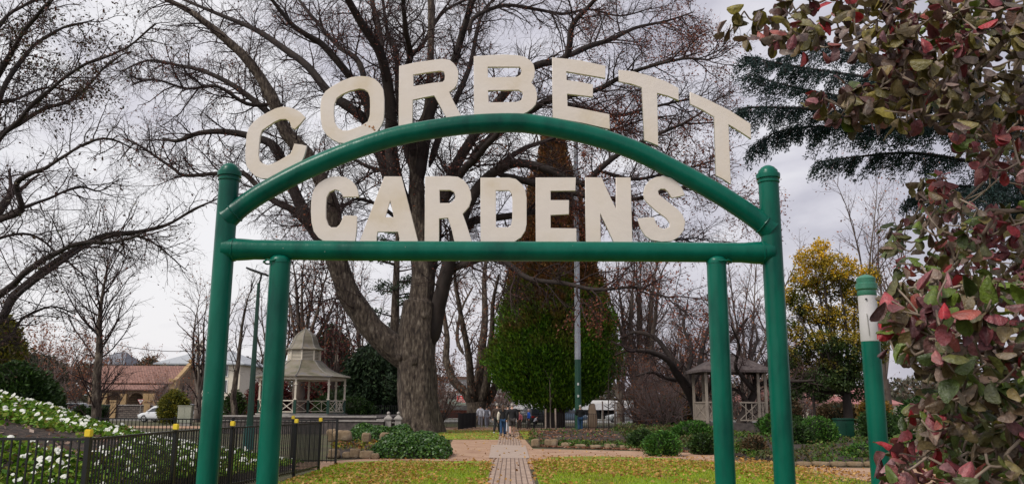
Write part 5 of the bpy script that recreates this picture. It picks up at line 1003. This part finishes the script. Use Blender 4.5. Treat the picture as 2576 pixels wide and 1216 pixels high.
# ================================================================ buildings
def zat(x, y, Y): return at(x, y, Y).z
M_hall = brickmat('hall sandstone', (.19, .125, .08), (.27, .19, .12), (.12, .09, .065), 1.0, .7, .3, .02, swap=(rad(90), 0, 0), bump=.01)
M_quoin = mat('golden sandstone', [(.30, .19, .085), (.42, .29, .15)], 1.5, .85)
M_tile = brickmat('terracotta tiles', (.25, .125, .095), (.33, .18, .14), (.12, .06, .05), 1, .35, .3, .03, bump=.03)
def win(par, x, z, w_, h_, y, arch_=False, fm=M_quoin, nx=1):
    """window in a wall whose face is at y (front towards -Y): frame > pane"""
    t_ = .12; L = [[(-w_ / 2 - t_, -t_), (w_ / 2 + t_, -t_), (w_ / 2 + t_, h_ + t_), (-w_ / 2 - t_, h_ + t_)], [(-w_ / 2, 0), (w_ / 2, 0), (w_ / 2, h_), (-w_ / 2, h_)]]
    f = sheet('window', L, .1, (x, y - .03, z), (1, 0, 0), (0, 0, 1), fm, par, world=False)
    m = MB(); m.box(x - w_ / 2, x + w_ / 2, y - .03, y - .01, z, z + h_); m.out('pane', M_glass, f)
    return f
hx = lambda d, Y=103: at(d, 1000, Y).x
h = thing('stone_hall', (0, 0, 0), 'two storey sandstone hall with terracotta roof and arched porch across the road', 'hall')
x0, x1 = hx(222, 105), hx(441, 105); ez, rz_ = zat(340, 957, 105), zat(340, 921, 109)
m = MB(); m.add([(x0, 105, 0), (x1, 105, 0), (x1, 113, 0), (x0, 113, 0), (x0, 105, ez), (x1, 105, ez), (x1, 113, ez), (x0, 113, ez), (x0, 109, rz_), (x1, 109, rz_)], [(0, 1, 5, 4), (1, 2, 6, 9, 5), (2, 3, 7, 6), (3, 0, 4, 8, 7)]); m.out('wall', M_hall, h)
m = MB(); m.add([(x0 - .3, 104.5, ez - .2), (x1 - .25, 104.5, ez - .2), (x1 - .25, 109, rz_ + .12), (x0 - .3, 109, rz_ + .12), (x0 - .3, 113.5, ez - .2), (x1 - .25, 113.5, ez - .2), (x0 - .3, 104.5, ez - .3), (x1 - .25, 104.5, ez - .3)], [(0, 1, 2, 3), (3, 2, 5, 4), (6, 7, 1, 0)]); m.out('roof', M_tile, h)
gx = x1 + .02   # gable parapet with coping
m = MB()
for a, b in (((x1, 104.6, ez), (x1, 109, rz_ + .35)), ((x1, 109, rz_ + .35), (x1, 113.4, ez))): m.bar(a, b, .5, .35)
m.box(x1 - .15, x1 + .15, 108.85, 109.15, rz_ + .3, rz_ + 1.0); m.box(x1 - .35, x1 + .35, 108.9, 109.1, rz_ + .7, rz_ + .82); m.out('gable_coping', M_quoin, h)
m = MB(); m.box(x1 - .9, x1 + .06, 104.7, 104.99, 0, ez + .3); m.box(x1 + .001, x1 + .12, 105, 105.7, 0, ez + .1); m.out('buttress', M_quoin, h)
for d in (254, 271, 308, 320, 371, 407, 418): win(h, hx(d, 105), zat(d, 975, 105), .42, .62, 105)
for yy in (107.3, 108.8):
    m = MB(); m.box(x1 + .001, x1 + .06, yy - .25, yy + .25, 2.6, 3.9); m.out('window', M_glass, h)
    m = MB(); m.box(x1 + .001, x1 + .06, yy - .2, yy + .2, 1.0, 1.7); m.out('window', M_glass, h)
def archpts(a, b, zb, zs, zt, n=10): return [(a, zb)] + [((a + b) / 2 - (b - a) / 2 * math.cos(math.pi * i / n), zs + (zt - zs) * math.sin(math.pi * i / n)) for i in range(n + 1)] + [(b, zb)]
pz = zat(300, 981, 102); xl, xr = hx(222, 102), hx(388, 102)
out_ = [(xl, 0)]; 
for a, b in ((226, 259), (272, 306), (323, 363)):
    out_ += archpts(hx(a, 102), hx(b, 102), 0, 1.9, 2.95)
out_ += [(xr, 0), (xr, pz), (xl, pz)]
sheet('porch_wall', [out_], .4, (0, 102.2, 0), (1, 0, 0), (0, 0, 1), M_hall, h)
for a in (265, 314, 370, 385):
    m = MB(); m.box(hx(a, 102) - .33, hx(a, 102) + .33, 101.6, 101.98, 0, pz - .35); m.out('pier', M_quoin, h)
m = MB(); m.add([(xl, 101.7, pz + .02), (xr + .3, 101.7, pz + .02), (xr + .3, 104.98, pz + .75), (xl, 104.98, pz + .75), (xl, 101.7, pz + .14), (xr + .3, 101.7, pz + .14), (xr + .3, 104.98, pz + .87), (xl, 104.98, pz + .87)], [(3, 2, 1, 0), (0, 1, 5, 4), (1, 2, 6, 5), (4, 5, 6, 7), (3, 0, 4, 7)]); m.out('porch_roof', M_tile, h)
wl = thing('stone_wall', (0, 0, 0), 'low grey stone boundary wall with pillars in front of the red roofed hall', 'stone wall'); M_gst = brickmat('grey stonework', (.09, .075, .065), (.16, .13, .11), (.05, .04, .035), 1.0, .5, .22, .03, swap=(rad(90), 0, 0))
m = MB(); m.box(hx(200, 100), hx(440, 100), 99.8, 100.1, 0, 1.45); m.out('wall', M_gst, wl); m = MB(); m.box(hx(200, 100), hx(440, 100), 99.7, 100.2, 1.451, 1.55); m.out('coping', M_cop, wl)
for d in (290, 375, 400): m = MB(); x = hx(d, 100); m.box(x - .35, x + .35, 99.6, 100.3, 0, 1.9); m.box(x - .42, x + .42, 99.5, 100.4, 1.9, 2.05); m.out('pillar', M_quoin, wl)
# white house with hip roof
M_iron = mat('grey iron roof', [(.30, .32, .34), (.38, .40, .42)], 1, .5, .02, 3, (12, 1, 1))
def house(name, X0, X1, Y0_, Y1_, zw, zrf, ridge, label, wall, roofm, wins=(), chim=None, over=.5, group='houses across the road'):
    g = thing(name, (0, 0, 0), label, 'house', group); m = MB(); m.box(X0, X1, Y0_, Y1_, 0, zw); m.out('wall', wall, g)
    ym = (Y0_ + Y1_) / 2; r0, r1 = X0 + (X1 - X0) * ridge, X1 - (X1 - X0) * ridge; m = MB(); o_ = over
    m.add([(X0 - o_, Y0_ - o_, zw), (X1 + o_, Y0_ - o_, zw), (X1 + o_, Y1_ + o_, zw), (X0 - o_, Y1_ + o_, zw), (r0, ym, zrf), (r1, ym, zrf), (X0 - o_, Y0_ - o_, zw - .2), (X1 + o_, Y0_ - o_, zw - .2), (X1 + o_, Y1_ + o_, zw - .2), (X0 - o_, Y1_ + o_, zw - .2)], [(0, 1, 5, 4), (1, 2, 5), (2, 3, 4, 5), (3, 0, 4), (6, 7, 1, 0), (7, 8, 2, 1), (9, 6, 0, 3), (9, 8, 7, 6)]); rf = m.out('roof', roofm, g)
    for x, z, w_, h_ in wins: win(g, x, z, w_, h_, Y0_, fm=M_white)
    if chim:
        for cx_ in chim:
            m = MB(); m.box(cx_ - .6, cx_ + .6, ym - 3.5, ym - 2.5, zw, zrf + .4); m.box(cx_ - .75, cx_ + .75, ym - 3.65, ym - 2.35, zrf + .4, zrf + .7); m.lathe([(.2, 0), (.22, .3), (.15, .6)], (cx_ - .3, ym - 3, zrf + .7), 8); m.lathe([(.2, 0), (.22, .3), (.15, .6)], (cx_ + .3, ym - 3, zrf + .7), 8); m.out('chimney', M_cream, rf)
    return g
Yh = 140; X0 = hx(395, Yh); X1 = hx(600, Yh)
house('house', X0, X1, Yh, 156, zat(450, 913, Yh), zat(470, 876, 148), .38, 'tall cream house with grey hipped iron roof behind the hall', M_cream, M_iron, [(hx(d, Yh), zat(d, y, Yh), 1.1, 1.9) for d in (425, 452, 478, 520, 560) for y in (945, 985)], [hx(487, 144)], .8)
house('house', hx(1880, 120), hx(2000, 120), 120, 130, zat(1900, 1012, 120), zat(1900, 980, 125), .18, 'low house with pinkish red tiled roof right of the small gazebo', mat('pink brick', [(.30, .2, .16), (.4, .28, .22)]), mat('pink tiles', [(.24, .085, .085), (.34, .15, .14)], .6, .8, .02, 3), [(hx(1915, 120), .9, 1.4, .8), (hx(1960, 120), .9, 1.4, .8)])
house('house', hx(2020, 112), hx(2260, 112), 112, 124, zat(2100, 1014, 112), zat(2100, 975, 118), .2, 'cream cottage with faded red roof behind the yellow leafed tree', M_cream, bpy.data.materials['pink tiles'], [(hx(d, 112), .8, 1.3, .9) for d in (2050, 2095, 2150, 2200)], [hx(2090, 118)])
house('house', hx(232, 170), hx(300, 170), 170, 180, zat(260, 915, 170), zat(260, 885, 175), .3, 'distant blue grey roofed house behind the bare tree', M_cream, mat('slate blue roof', [(.14, .15, .17), (.19, .20, .23)]), [(hx(250, 170), 5, 1.2, 1.4)])
# shops
sh_ = thing('shop_building', (0, 0, 0), 'white two storey shop with dark windows, green awning and red sign behind the giant trunk', 'shop', 'shops across the road'); Ys = 108
a, b = hx(1040, Ys), hx(1192, Ys); zt_ = zat(1150, 946, Ys); zm = zat(1150, 985, Ys)
m = MB(); m.box(a, b, Ys, Ys + 12, 0, zt_); m.out('wall', mat('shop white', [(.60, .61, .64), (.70, .71, .74)], 1), sh_); m = MB(); m.box(a - .2, b + .2, Ys - .4, Ys - .01, zt_ - .35, zt_); m.box(a, b, Ys - .1, Ys - .01, zm - .1, zm + .1); m.out('parapet', mat('brown trim', [(.16, .09, .07), (.22, .14, .11)]), sh_)
for d in (1062, 1109, 1138): win(sh_, hx(d, Ys), zat(d, 1007, Ys), 1.0, .95, Ys, fm=M_white)
m = MB(); m.add([(a, Ys - 2.2, 1.95), (b, Ys - 2.2, 1.95), (b, Ys - .02, 2.45), (a, Ys - .02, 2.45), (a, Ys - 2.2, 1.7), (b, Ys - 2.2, 1.7), (b, Ys - .02, 2.2), (a, Ys - .02, 2.2)], [(0, 1, 2, 3), (7, 6, 5, 4), (0, 4, 5, 1), (1, 5, 6, 2), (3, 7, 4, 0)]); m.out('awning', mat('grey green awning', [(.20, .27, .22), (.28, .34, .29)]), sh_)
m = MB(); m.box(a, b, Ys - .25, Ys - .02, 0, 1.1); m.out('brick_base', mat('red brick', [(.22, .07, .05), (.30, .11, .08)], 6), sh_)
sa, sb = hx(1149, Ys - 3), hx(1181, Ys - 3); s0, s1 = zat(1165, 1011, Ys - 3), zat(1165, 994, Ys - 3); m = MB(); m.box(sa, sb, Ys - 3.1, Ys - 3.0, s0, s1); sg_ = m.out('sign_board', mat('red sign', [(.62, .045, .05), (.68, .07, .06)]), sh_)
text('One', .26, ((sa + .42), Ys - 3.12, s1 - .3), M_white, sg_, align='CENTER'); text('Chocolate', .31, ((sa + sb) / 2, Ys - 3.12, s1 - .57), M_white, sg_); m = MB(); m.box(sa + .2, sb - .5, Ys - 3.12, Ys - 3.101, s0 + .08, s0 + .16); m.out('stripe', M_white, sg_)
sp_ = thing('supermarket', (0, 0, 0), 'long grey supermarket with white lettered sign and pale awning half hidden by trees', 'supermarket', 'shops across the road'); Yk = 112
a, b = hx(1200, Yk), hx(1300, Yk); zt_ = zat(1250, 979, Yk); m = MB(); m.box(a, b, Yk, Yk + 14, 0, zt_); m.out('wall', mat('grey render', [(.27, .26, .26), (.34, .33, .33)]), sp_)
m = MB(); m.box(a, b + .3, Yk - .3, Yk - .01, zt_ - .45, zt_ + .05); m.out('parapet', M_conc, sp_)
sa, sb = hx(1226, Yk), hx(1268, Yk); m = MB(); m.box(sa, sb, Yk - .15, Yk - .01, zat(1250, 1003, Yk), zat(1250, 985, Yk)); sg_ = m.out('sign_board', mat('maroon grey board', [(.13, .07, .07), (.17, .10, .10)]), sp_)
text('Coles', .62, (hx(1247, Yk), Yk - .2, zat(1247, 997, Yk)), M_white, sg_, sx=1.05)
a, b = hx(1192, Yk - 6), hx(1600, Yk - 6); m = MB(); m.box(a, b, Yk - 6, Yk - .5, zat(1400, 1029, Yk - 6), zat(1400, 1013, Yk - 6)); m.out('awning', mat('awning white', [(.52, .52, .53), (.62, .62, .63)]), sp_)
m = MB(); m.box(a, b, Yk - .6, Yk - .45, 0, zat(1400, 1029, Yk - 1)); m.out('shopfront', M_glass, sp_)
for i in range(12): x = a + (b - a) * (i + .5) / 12; m = MB(); m.tube([(x, Yk - 5.8, 0), (x, Yk - 5.8, zat(1400, 1029, Yk - 6))], .09, 8); m.out('awning_post', M_conc, sp_)
a2, b2 = hx(1300.5, Yk), hx(1600, Yk); m = MB(); m.box(a2, b2, Yk + .2, Yk + 12, 0, zat(1400, 1005, Yk)); m.out('low_wing', M_white, sp_)
# ================================================================ distant trees
C = []
for _ in range(26000):
    x = uni(-120, 130); Y = uni(165, 200); top = 6.6 + 3.6 * noise.noise(Vector((x * .06, 0, 0))) + 1.6 * noise.noise(Vector((x * .25, Y * .1, 3))) + (2.5 if x < -50 else 0) + .03 * (Y - 165)
    C.append((x, Y, uni(0, 1) ** .6 * top))
V, Q = leaves_np(np.array(C), 1.0, .7); tag(link('distant_trees', np_mesh('distant_trees', V, Q), M_far), 'hazy brown and green belt of distant trees along the horizon', 'distant trees', kind='stuff')
m = MB(); m.box(-140, 150, 182, 186, 0, 3.4); tag(m.out('distant_hedge', M_far), kind='structure')
# ================================================================ cars
M_tyre = mat('tyre rubber', [(.012, .012, .012), (.02, .02, .02)], 8, .85); M_rim = mat('alloy', [(.35, .35, .36), (.5, .5, .5)], 4, .35, metal=.6)
M_red = mat('red lens', [(.45, .01, .01), (.55, .02, .02)], 4, .25); M_clear = mat('clear lens', [(.6, .6, .6), (.7, .7, .7)], 4, .15)
def carpaint(name, c): return mat(name, [c, tuple(x * .93 for x in c)], 1, .28, coat=.6)
def car(X_, Y_, heading, paint, label, kind='hatch', z=.02, group='cars across the road'):
    """length along local x (front = +x)"""
    g = thing('parked_car', (X_, Y_, z), label, 'car', group, heading); Hr = 1.5 if kind == 'hatch' else 1.72
    st = [(-2.08, .42, .62, .66), (-2.02, .30, .86, .80), (-1.7, .22, .92, .86), (-.9, .20, .93, .88), (.2, .20, .92, .88), (1.0, .20, .90, .87), (1.7, .24, .80, .84), (2.0, .30, .70, .76), (2.1, .42, .58, .62)]
    m = MB(); vs = []; n = 10
    for x, zb, zt, hw in st:
        for yy, zz in ((-hw * .9, zb), (-hw, zb + .1), (-hw * 1.02, (zb + zt) / 2), (-hw * .97, zt - .07), (-hw * .86, zt), (hw * .86, zt), (hw * .97, zt - .07), (hw * 1.02, (zb + zt) / 2), (hw, zb + .1), (hw * .9, zb)): vs.append((x, yy, zz))
    fs = [(i * n + k, i * n + (k + 1) % n, (i + 1) * n + (k + 1) % n, (i + 1) * n + k) for i in range(len(st) - 1) for k in range(n)] + [tuple(range(n)), tuple(reversed(range((len(st) - 1) * n, len(st) * n)))]
    m.add(vs, fs); m.out('body', paint, g, True)
    cb = [(-1.95, .86, .74), (-1.62 if kind == 'hatch' else -1.85, Hr - .08, .60), (-1.2, Hr, .60), (.15, Hr, .60), (.55, Hr - .08, .60), (1.25, .88, .74)]
    m = MB(); m.add([(x, s * w_, z_) for s in (-1, 1) for x, z_, w_ in cb], [(0, 1, 7, 6), (1, 2, 8, 7), (2, 3, 9, 8), (3, 4, 10, 9), (4, 5, 11, 10), (0, 5, 4, 3, 2, 1), (6, 7, 8, 9, 10, 11)]); m.out('cabin', paint, g)
    def quad(nm, P, mt, off):
        m = MB(); P = [Vector(p) for p in P]; nn = (P[1] - P[0]).cross(P[2] - P[0]).normalized() * off; m.add([p + nn for p in P] + [p + nn * .3 for p in P], [(0, 1, 2, 3), (7, 6, 5, 4), (0, 4, 5, 1), (1, 5, 6, 2), (2, 6, 7, 3), (3, 7, 4, 0)]); return m.out(nm, mt, g)
    for s in (-1, 1):
        o_ = .012 * -s * -1
        def P2(x, z_): w_ = .74 + (.60 - .74) * (z_ - .87) / (Hr - .95); return (x, s * (w_ + .012), z_)
        for A in ([(-.45, .93), (-.45, Hr - .12), (.42, Hr - .13), (1.0, .93)], [(-1.55, .93), (-1.42, Hr - .14), (-.53, Hr - .12), (-.53, .93)]):
            m = MB(); m.add([P2(*q) for q in A], [(0, 1, 2, 3)]); bm_ = m.out('side_window', M_glass, g)
        for x in (-1.28, 1.28):
            m = MB(); m.tube([(x, s * .66, .32), (x, s * .88, .32)], .32, 20); w_ = m.out('wheel', M_tyre, g, True); m = MB(); m.tube([(x, s * .86, .32), (x, s * .895, .32)], .2, 14); m.out('rim', M_rim, w_, True)
        m = MB(); m.box(1.93, 2.1, s * .60 - .14, s * .60 + .14, .56, .68); m.out('headlight', M_clear, g, bevel=.02)
        m = MB(); m.box(-2.09, -1.96, s * .62 - .12, s * .62 + .12, .62, .80); m.out('tail_light', M_red, g, bevel=.02)
        m = MB(); m.box(.82, .98, s * .9 - .08, s * .9 + .08, .92, 1.03); m.out('mirror', paint, g, bevel=.02)
    quad('windscreen', [(1.20, -.66, .92), (1.20, .66, .92), (.58, .54, Hr - .12), (.58, -.54, Hr - .12)], M_glass, .02); quad('rear_window', [(-1.93, .64, .93), (-1.93, -.64, .93), (-1.68 if kind == 'hatch' else -1.88, -.54, Hr - .14), (-1.68 if kind == 'hatch' else -1.88, .54, Hr - .14)], M_glass, .02)
    m = MB(); m.box(2.08, 2.12, -.2, .2, .40, .50); m.out('number_plate', M_white, g)
    if kind == 'suv':
        for s in (-1, 1): m = MB(); m.tube([(-1.4, s * .52, Hr + .06), (.2, s * .52, Hr + .06)], .02, 6); m.out('roof_rail', M_black, g)
    return g
W_ = carpaint('white car paint', (.66, .68, .70)); Sv = carpaint('silver car paint', (.42, .44, .46)); Dk = carpaint('dark car paint', (.025, .028, .035)); Bl = carpaint('blue grey car paint', (.10, .14, .20))
car(hx(196, 78), 78, 0, Sv, 'silver wagon with roof rails parked behind the dark evergreen bush at the left', 'suv')
car(hx(412, 78), 78, math.pi - .25, W_, 'white hatchback with yellow plate nosing out left of the round bush', 'hatch')
car(hx(444, 94), 94, math.pi, W_, 'white car on the far lane just above the white hatchback', 'suv')
car(hx(530, 86), 86, math.pi, Sv, 'silver car seen between the left gateway posts', 'hatch')
car(hx(1238, 96), 96, 0, Dk, 'dark car parked behind the walking couple', 'suv')
car(hx(1338, 76), 76, math.pi * .6, Dk, 'black car with a red tail light left of the cypress trunk', 'hatch')
car(hx(1428, 90), 90, 0, Bl, 'blue grey car under the cypress', 'hatch')
car(hx(1575, 88), 88, math.pi, Sv, 'silver car behind the far fence right of the memorial stone', 'hatch')
car(hx(1618, 88), 88.2, math.pi, W_, 'white car behind the far fence at the foot of the pale bare tree', 'hatch') if 0 else None
car(hx(1125, 92), 92, 0, Bl, 'blue grey car between the giant trunk and the black screen', 'suv') if 0 else None
# ================================================================ people
def skin(verts, edges, name, mt, parent=None, sub=2):
    """verts: [(co, (rx, ry))]"""
    me = bpy.data.meshes.new(name); me.from_pydata([v for v, _ in verts], edges, []); o = bpy.data.objects.new(name, me); COL.objects.link(o)
    md = o.modifiers.new('s', 'SKIN'); md.use_smooth_shade = True
    for i, (_, r) in enumerate(verts): me.skin_vertices[0].data[i].radius = r if hasattr(r, '__len__') else (r, r)
    me.skin_vertices[0].data[0].use_root = True
    s = o.modifiers.new('u', 'SUBSURF'); s.levels = sub; s.render_levels = sub; bpy.context.view_layer.update()
    m2 = bpy.data.meshes.new_from_object(o.evaluated_get(bpy.context.evaluated_depsgraph_get())); bpy.data.objects.remove(o); bpy.data.meshes.remove(me)
    m2.name = name; return m2
def joinm(name, meshes, mt, parent):
    bm = bmesh.new(); [bm.from_mesh(x) for x in meshes]; me = bpy.data.meshes.new(name); bm.to_mesh(me); bm.free(); return link(name, me, mt, parent, True)
M_skin = mat('skin', [(.50, .29, .21), (.58, .35, .26)], 12, .55)
def cloth(name, c): return mat(name, [tuple(x * .8 for x in c), c, tuple(min(1, x * 1.12) for x in c)], 9, .9, .002, 60)
CL = {k: cloth('cloth ' + k, c) for k, c in dict(black=(.010, .010, .012), jeans=(.018, .055, .13), white=(.62, .63, .68), grey=(.20, .21, .25), pgrey=(.42, .43, .48), brown=(.05, .032, .026), charcoal=(.045, .038, .036), pink=(.45, .12, .14), blue=(.015, .09, .45), lblue=(.35, .5, .75), cream=(.55, .5, .42)).items()}
HAIR = {k: mat('hair ' + k, [c, tuple(x * 1.6 for x in c)], 30, .7) for k, c in dict(brown=(.06, .032, .018), grey=(.22, .20, .18), white=(.42, .39, .36), dark=(.02, .015, .012), blond=(.20, .12, .06)).items()}
def person(x, yf, h, label, top='black', legs='jeans', hair='brown', long_hair=False, shorts=False, sleeve=None, rz=0, stride=.16, shoe='black', coat=0, build=1.0, bend=0, arms='down', skirt=False, Y=None):
    Y = Y or gnd(x, yf).y; p = at(x, yf, Y); g = thing('person', (p.x, Y, .035), label, 'person', 'people walking in the garden', rz); s = h / 1.75
    V3 = lambda *a: tuple(q * s for q in a); b = build; st = stride; bn = bend
    hipz, shz = .92, 1.42; lean = bn
    SK = lambda d: [(V3(*c), (r[0] * s, r[1] * s)) for c, r in d]
    up = lambda y, z: (y + lean * (z - hipz), z - abs(lean) * .25 * (z - hipz))
    tor = [((0, *up(0, .95)), (.145 * b, .10 * b)), ((0, *up(.0, 1.10)), (.125 * b, .09 * b)), ((0, *up(.0, 1.27)), (.15 * b, .105 * b)), ((0, *up(0, 1.40)), (.11 * b, .075 * b))]
    neck = [((0, *up(0, 1.50)), (.052, .052)), ((0, *up(.015, 1.585)), (.072, .082)), ((0, *up(.02, 1.67)), (.076, .088)), ((0, *up(.015, 1.73)), (.05, .06))]
    arm = {}
    for sd_ in (-1, 1):
        if arms == 'front': e, w_ = (.26, .06, 1.14), (.14, .26, 1.12)
        else: e, w_ = (.27, -.03 - .04 * sd_ * st * 4, 1.12), (.265, .05 + .12 * sd_ * st * 2, .88)
        arm[sd_] = [((sd_ * .185 * b, *up(0, 1.405)), (.062, .062)), ((sd_ * e[0] * b, *up(e[1], e[2])), (.045, .045)), ((sd_ * w_[0] * b, *up(w_[1], w_[2])), (.03, .028))]
    leg = {sd_: [((sd_ * .09 * b, 0, .90), (.088, .092)), ((sd_ * .095, sd_ * st * .45 + .03, .50), (.058, .06)), ((sd_ * .10, sd_ * st - (.05 if sd_ * st < 0 else 0), .10 + (.05 if sd_ * st < 0 else 0)), (.037, .04))] for sd_ in (-1, 1)}
    foot = {sd_: [leg[sd_][2][0], (sd_ * .11, leg[sd_][2][0][1] + .15, .035 + (.01 if sd_ * st < 0 else 0))] for sd_ in (-1, 1)}
    vs = tor + neck; ed = [(i, i + 1) for i in range(7)]
    for sd_ in (-1, 1):
        k = len(vs); vs = vs + arm[sd_]; ed += [(3, k), (k, k + 1), (k + 1, k + 2)]; k = len(vs); vs = vs + leg[sd_]; ed += [(0, k), (k, k + 1), (k + 1, k + 2)]
    parts = [skin(SK(vs), ed, 'b', None)]
    mb = MB()
    for sd_ in (-1, 1):   # hands: palm and five separate fingers; ears
        w_ = Vector(arm[sd_][2][0]); e = Vector(arm[sd_][1][0]); d = (w_ - e).normalized(); pm = w_ + d * .085; sdv = Vector((0, 1, 0)) - d * d.y; sdv.normalize()
        mb.tube([tuple(w_ * s), tuple((w_ + d * .04) * s), tuple(pm * s)], [.026 * s, .036 * s, .03 * s], 8)
        for fi, L in ((-1.5, .062), (-.5, .075), (.5, .08), (1.5, .07)): q = pm + sdv * fi * .017; mb.tube([tuple(q * s), tuple((q + d * L * .55) * s), tuple((q + d * L * .9 + Vector((-sd_ * L * .35, 0, 0))) * s)], [.0088 * s, .008 * s, .006 * s], 6)
        q = w_ + d * .03 + sdv * .028; mb.tube([tuple(q * s), tuple((q + d * .03 + sdv * .03) * s), tuple((q + d * .06 + sdv * .035) * s)], [.011 * s, .009 * s, .007 * s], 6)
        hy, hz_ = up(.015, 1.64); mb.sphere((sd_ * .078 * s, hy * s, hz_ * s), .022 * s, 8, 6, (.4, .8, 1.2)); hy, hz_ = up(.085, 1.655); mb.sphere((sd_ * .03 * s, (hy + .012) * s, hz_ * s), .012 * s, 8, 6)
    hy, hz_ = up(.115, 1.62); mb.sphere((0, hy * s, hz_ * s), .016 * s, 8, 6, (.8, 1.3, 1.3)); hy, hz_ = up(.105, 1.585); mb.sphere((0, hy * s, hz_ * s), .02 * s, 8, 4, (1.2, .5, .35))
    parts.append(mb.me()); joinm('body', parts, M_skin, g)
    # clothes
    gr = lambda L, f, a=.012: [(c, (r[0] * f + a, r[1] * f + a)) for c, r in L]
    tt = gr(tor, 1.16, .018); 
    if coat: tt = [((0, *up(0, .95 - coat)), (.165 * b, .125 * b))] + tt
    else: tt = [((0, *up(0, .87)), (.155 * b, .112 * b))] + tt[0:]
    n0 = len(tt); ed = [(i, i + 1) for i in range(n0 - 1)]; tt = tt + [((0, *up(0, 1.455)), (.07, .07))]; ed.append((n0 - 1, n0))
    tv = list(tt); av = []
    for sd_ in (-1, 1): a_ = gr(arm[sd_], 1.3, .022); k = len(tv); tv += a_; ed += [(n0 - 1, k), (k, k + 1), (k + 1, k + 2)]
    link('jacket', skin(SK(tv), ed, 'jacket', None), CL[top], g, True)
    if sleeve:
        ms = [skin(SK(gr(arm[sd_], 1.3, .034)), [(0, 1), (1, 2)], 'sl', None) for sd_ in (-1, 1)]; joinm('sleeve', ms, CL[sleeve], g)
    lv = [((0, 0, .93), (.142 * b, .105 * b))]; ed = []
    for sd_ in (-1, 1):
        l_ = leg[sd_]; 
        if shorts: kn = Vector(l_[0][0]).lerp(Vector(l_[1][0]), .95); L_ = [(l_[0][0], (.12, .125)), (tuple(kn), (.105, .105))]
        else: L_ = [(l_[0][0], (.115, .12)), (l_[1][0], (.09, .092)), (l_[2][0], (.07, .075))]
        k = len(lv); lv += L_; ed += [(0, k)] + [(k + i, k + i + 1) for i in range(len(L_) - 1)]
    link('shorts' if shorts else 'trousers', skin(SK(lv), ed, 'trousers', None), CL[legs], g, True)
    for sd_ in (-1, 1):
        f0, f1 = foot[sd_]; me = skin(SK([((f0[0], f0[1] - .05, f0[2] - .045), (.04, .04)), ((f0[0], f0[1] + .03, max(.045, f0[2] - .055)), (.045, .042)), (f1, (.042, .032))]), [(0, 1), (1, 2)], 'shoe', None); link('shoe', me, CL[shoe] if shoe in CL else M_white, g, True)
    hy, hz_ = up(.0, 1.675); m = MB(); m.sphere((0, (hy - .008) * s, hz_ * s), .094 * s, 14, 10, (.92, 1.08, 1.05), .02)
    if long_hair: hy2, hz2 = up(-.07, 1.38); m.tube([(0, (hy - .03) * s, (hz_ + .03) * s), (0, (hy - .07) * s, (hz_ - .12) * s), (0, hy2 * s - .02, hz2 * s)], [.085 * s, .095 * s, .05 * s], 10)
    ho = m.out('hair', HAIR[hair], g, True)
    for v in ho.data.vertices:      # open the hair at the face
        if v.co.y > (hy + .045) * s and v.co.z < (hz_ + .045) * s: v.co.y = (hy + .03) * s
    return g
person(1265, 1098, 1.66, 'woman with long brown hair, black vest, pale sleeves and blue jeans on the path', 'black', 'jeans', 'brown', True, sleeve='cream', stride=.10)
person(1288, 1099, 1.74, 'grey haired man in black jacket and dark shorts walking away on the brick path', 'black', 'charcoal', 'grey', shorts=True, stride=.14, build=1.12)
person(1250, 1088, 1.76, 'man in dark brown jacket and black trousers left of the long haired woman', 'brown', 'black', 'grey', stride=.2, rz=-.3, shoe='white', Y=50)
person(1277, 1088, 1.70, 'person in dark top and white trousers between the woman and the man in shorts', 'charcoal', 'white', 'dark', stride=.12, Y=49.5)
person(1208, 1075, 1.68, 'person in white hoodie and pale grey trousers on the far lawn', 'white', 'pgrey', 'dark', stride=.08, shoe='white')
person(1224, 1076, 1.58, 'person in grey vest with white sleeves beside the white hoodie', 'grey', 'grey', 'dark', sleeve='white', stride=.2, rz=.2, shoe='white')
person(1307, 1080, 1.24, 'child in pink coat standing on the far path', 'pink', 'brown', 'dark', coat=.18, rz=2.6, stride=.05)
person(1330, 1079, 1.42, 'child in bright blue coat and pale hat by the far fence', 'blue', 'charcoal', 'white', coat=.2, rz=1.8, stride=.06)
person(1343, 1080, .98, 'small child in light grey jacket bending forward by the far fence', 'pgrey', 'black', 'dark', rz=-1.4, bend=.55, arms='front', stride=.04)
person(1460, 1087, 1.70, 'lone white haired man in black coat and blue jeans facing the cypress', 'black', 'jeans', 'white', stride=.03, build=1.12, arms='front')
person(1256, 1070, 1.62, 'person in dark clothes further off behind the walking group', 'charcoal', 'black', 'dark', stride=.1, Y=66)
person(1270, 1070, 1.66, 'person in pale top farthest off behind the walking group', 'pgrey', 'charcoal', 'grey', stride=.1, Y=68)
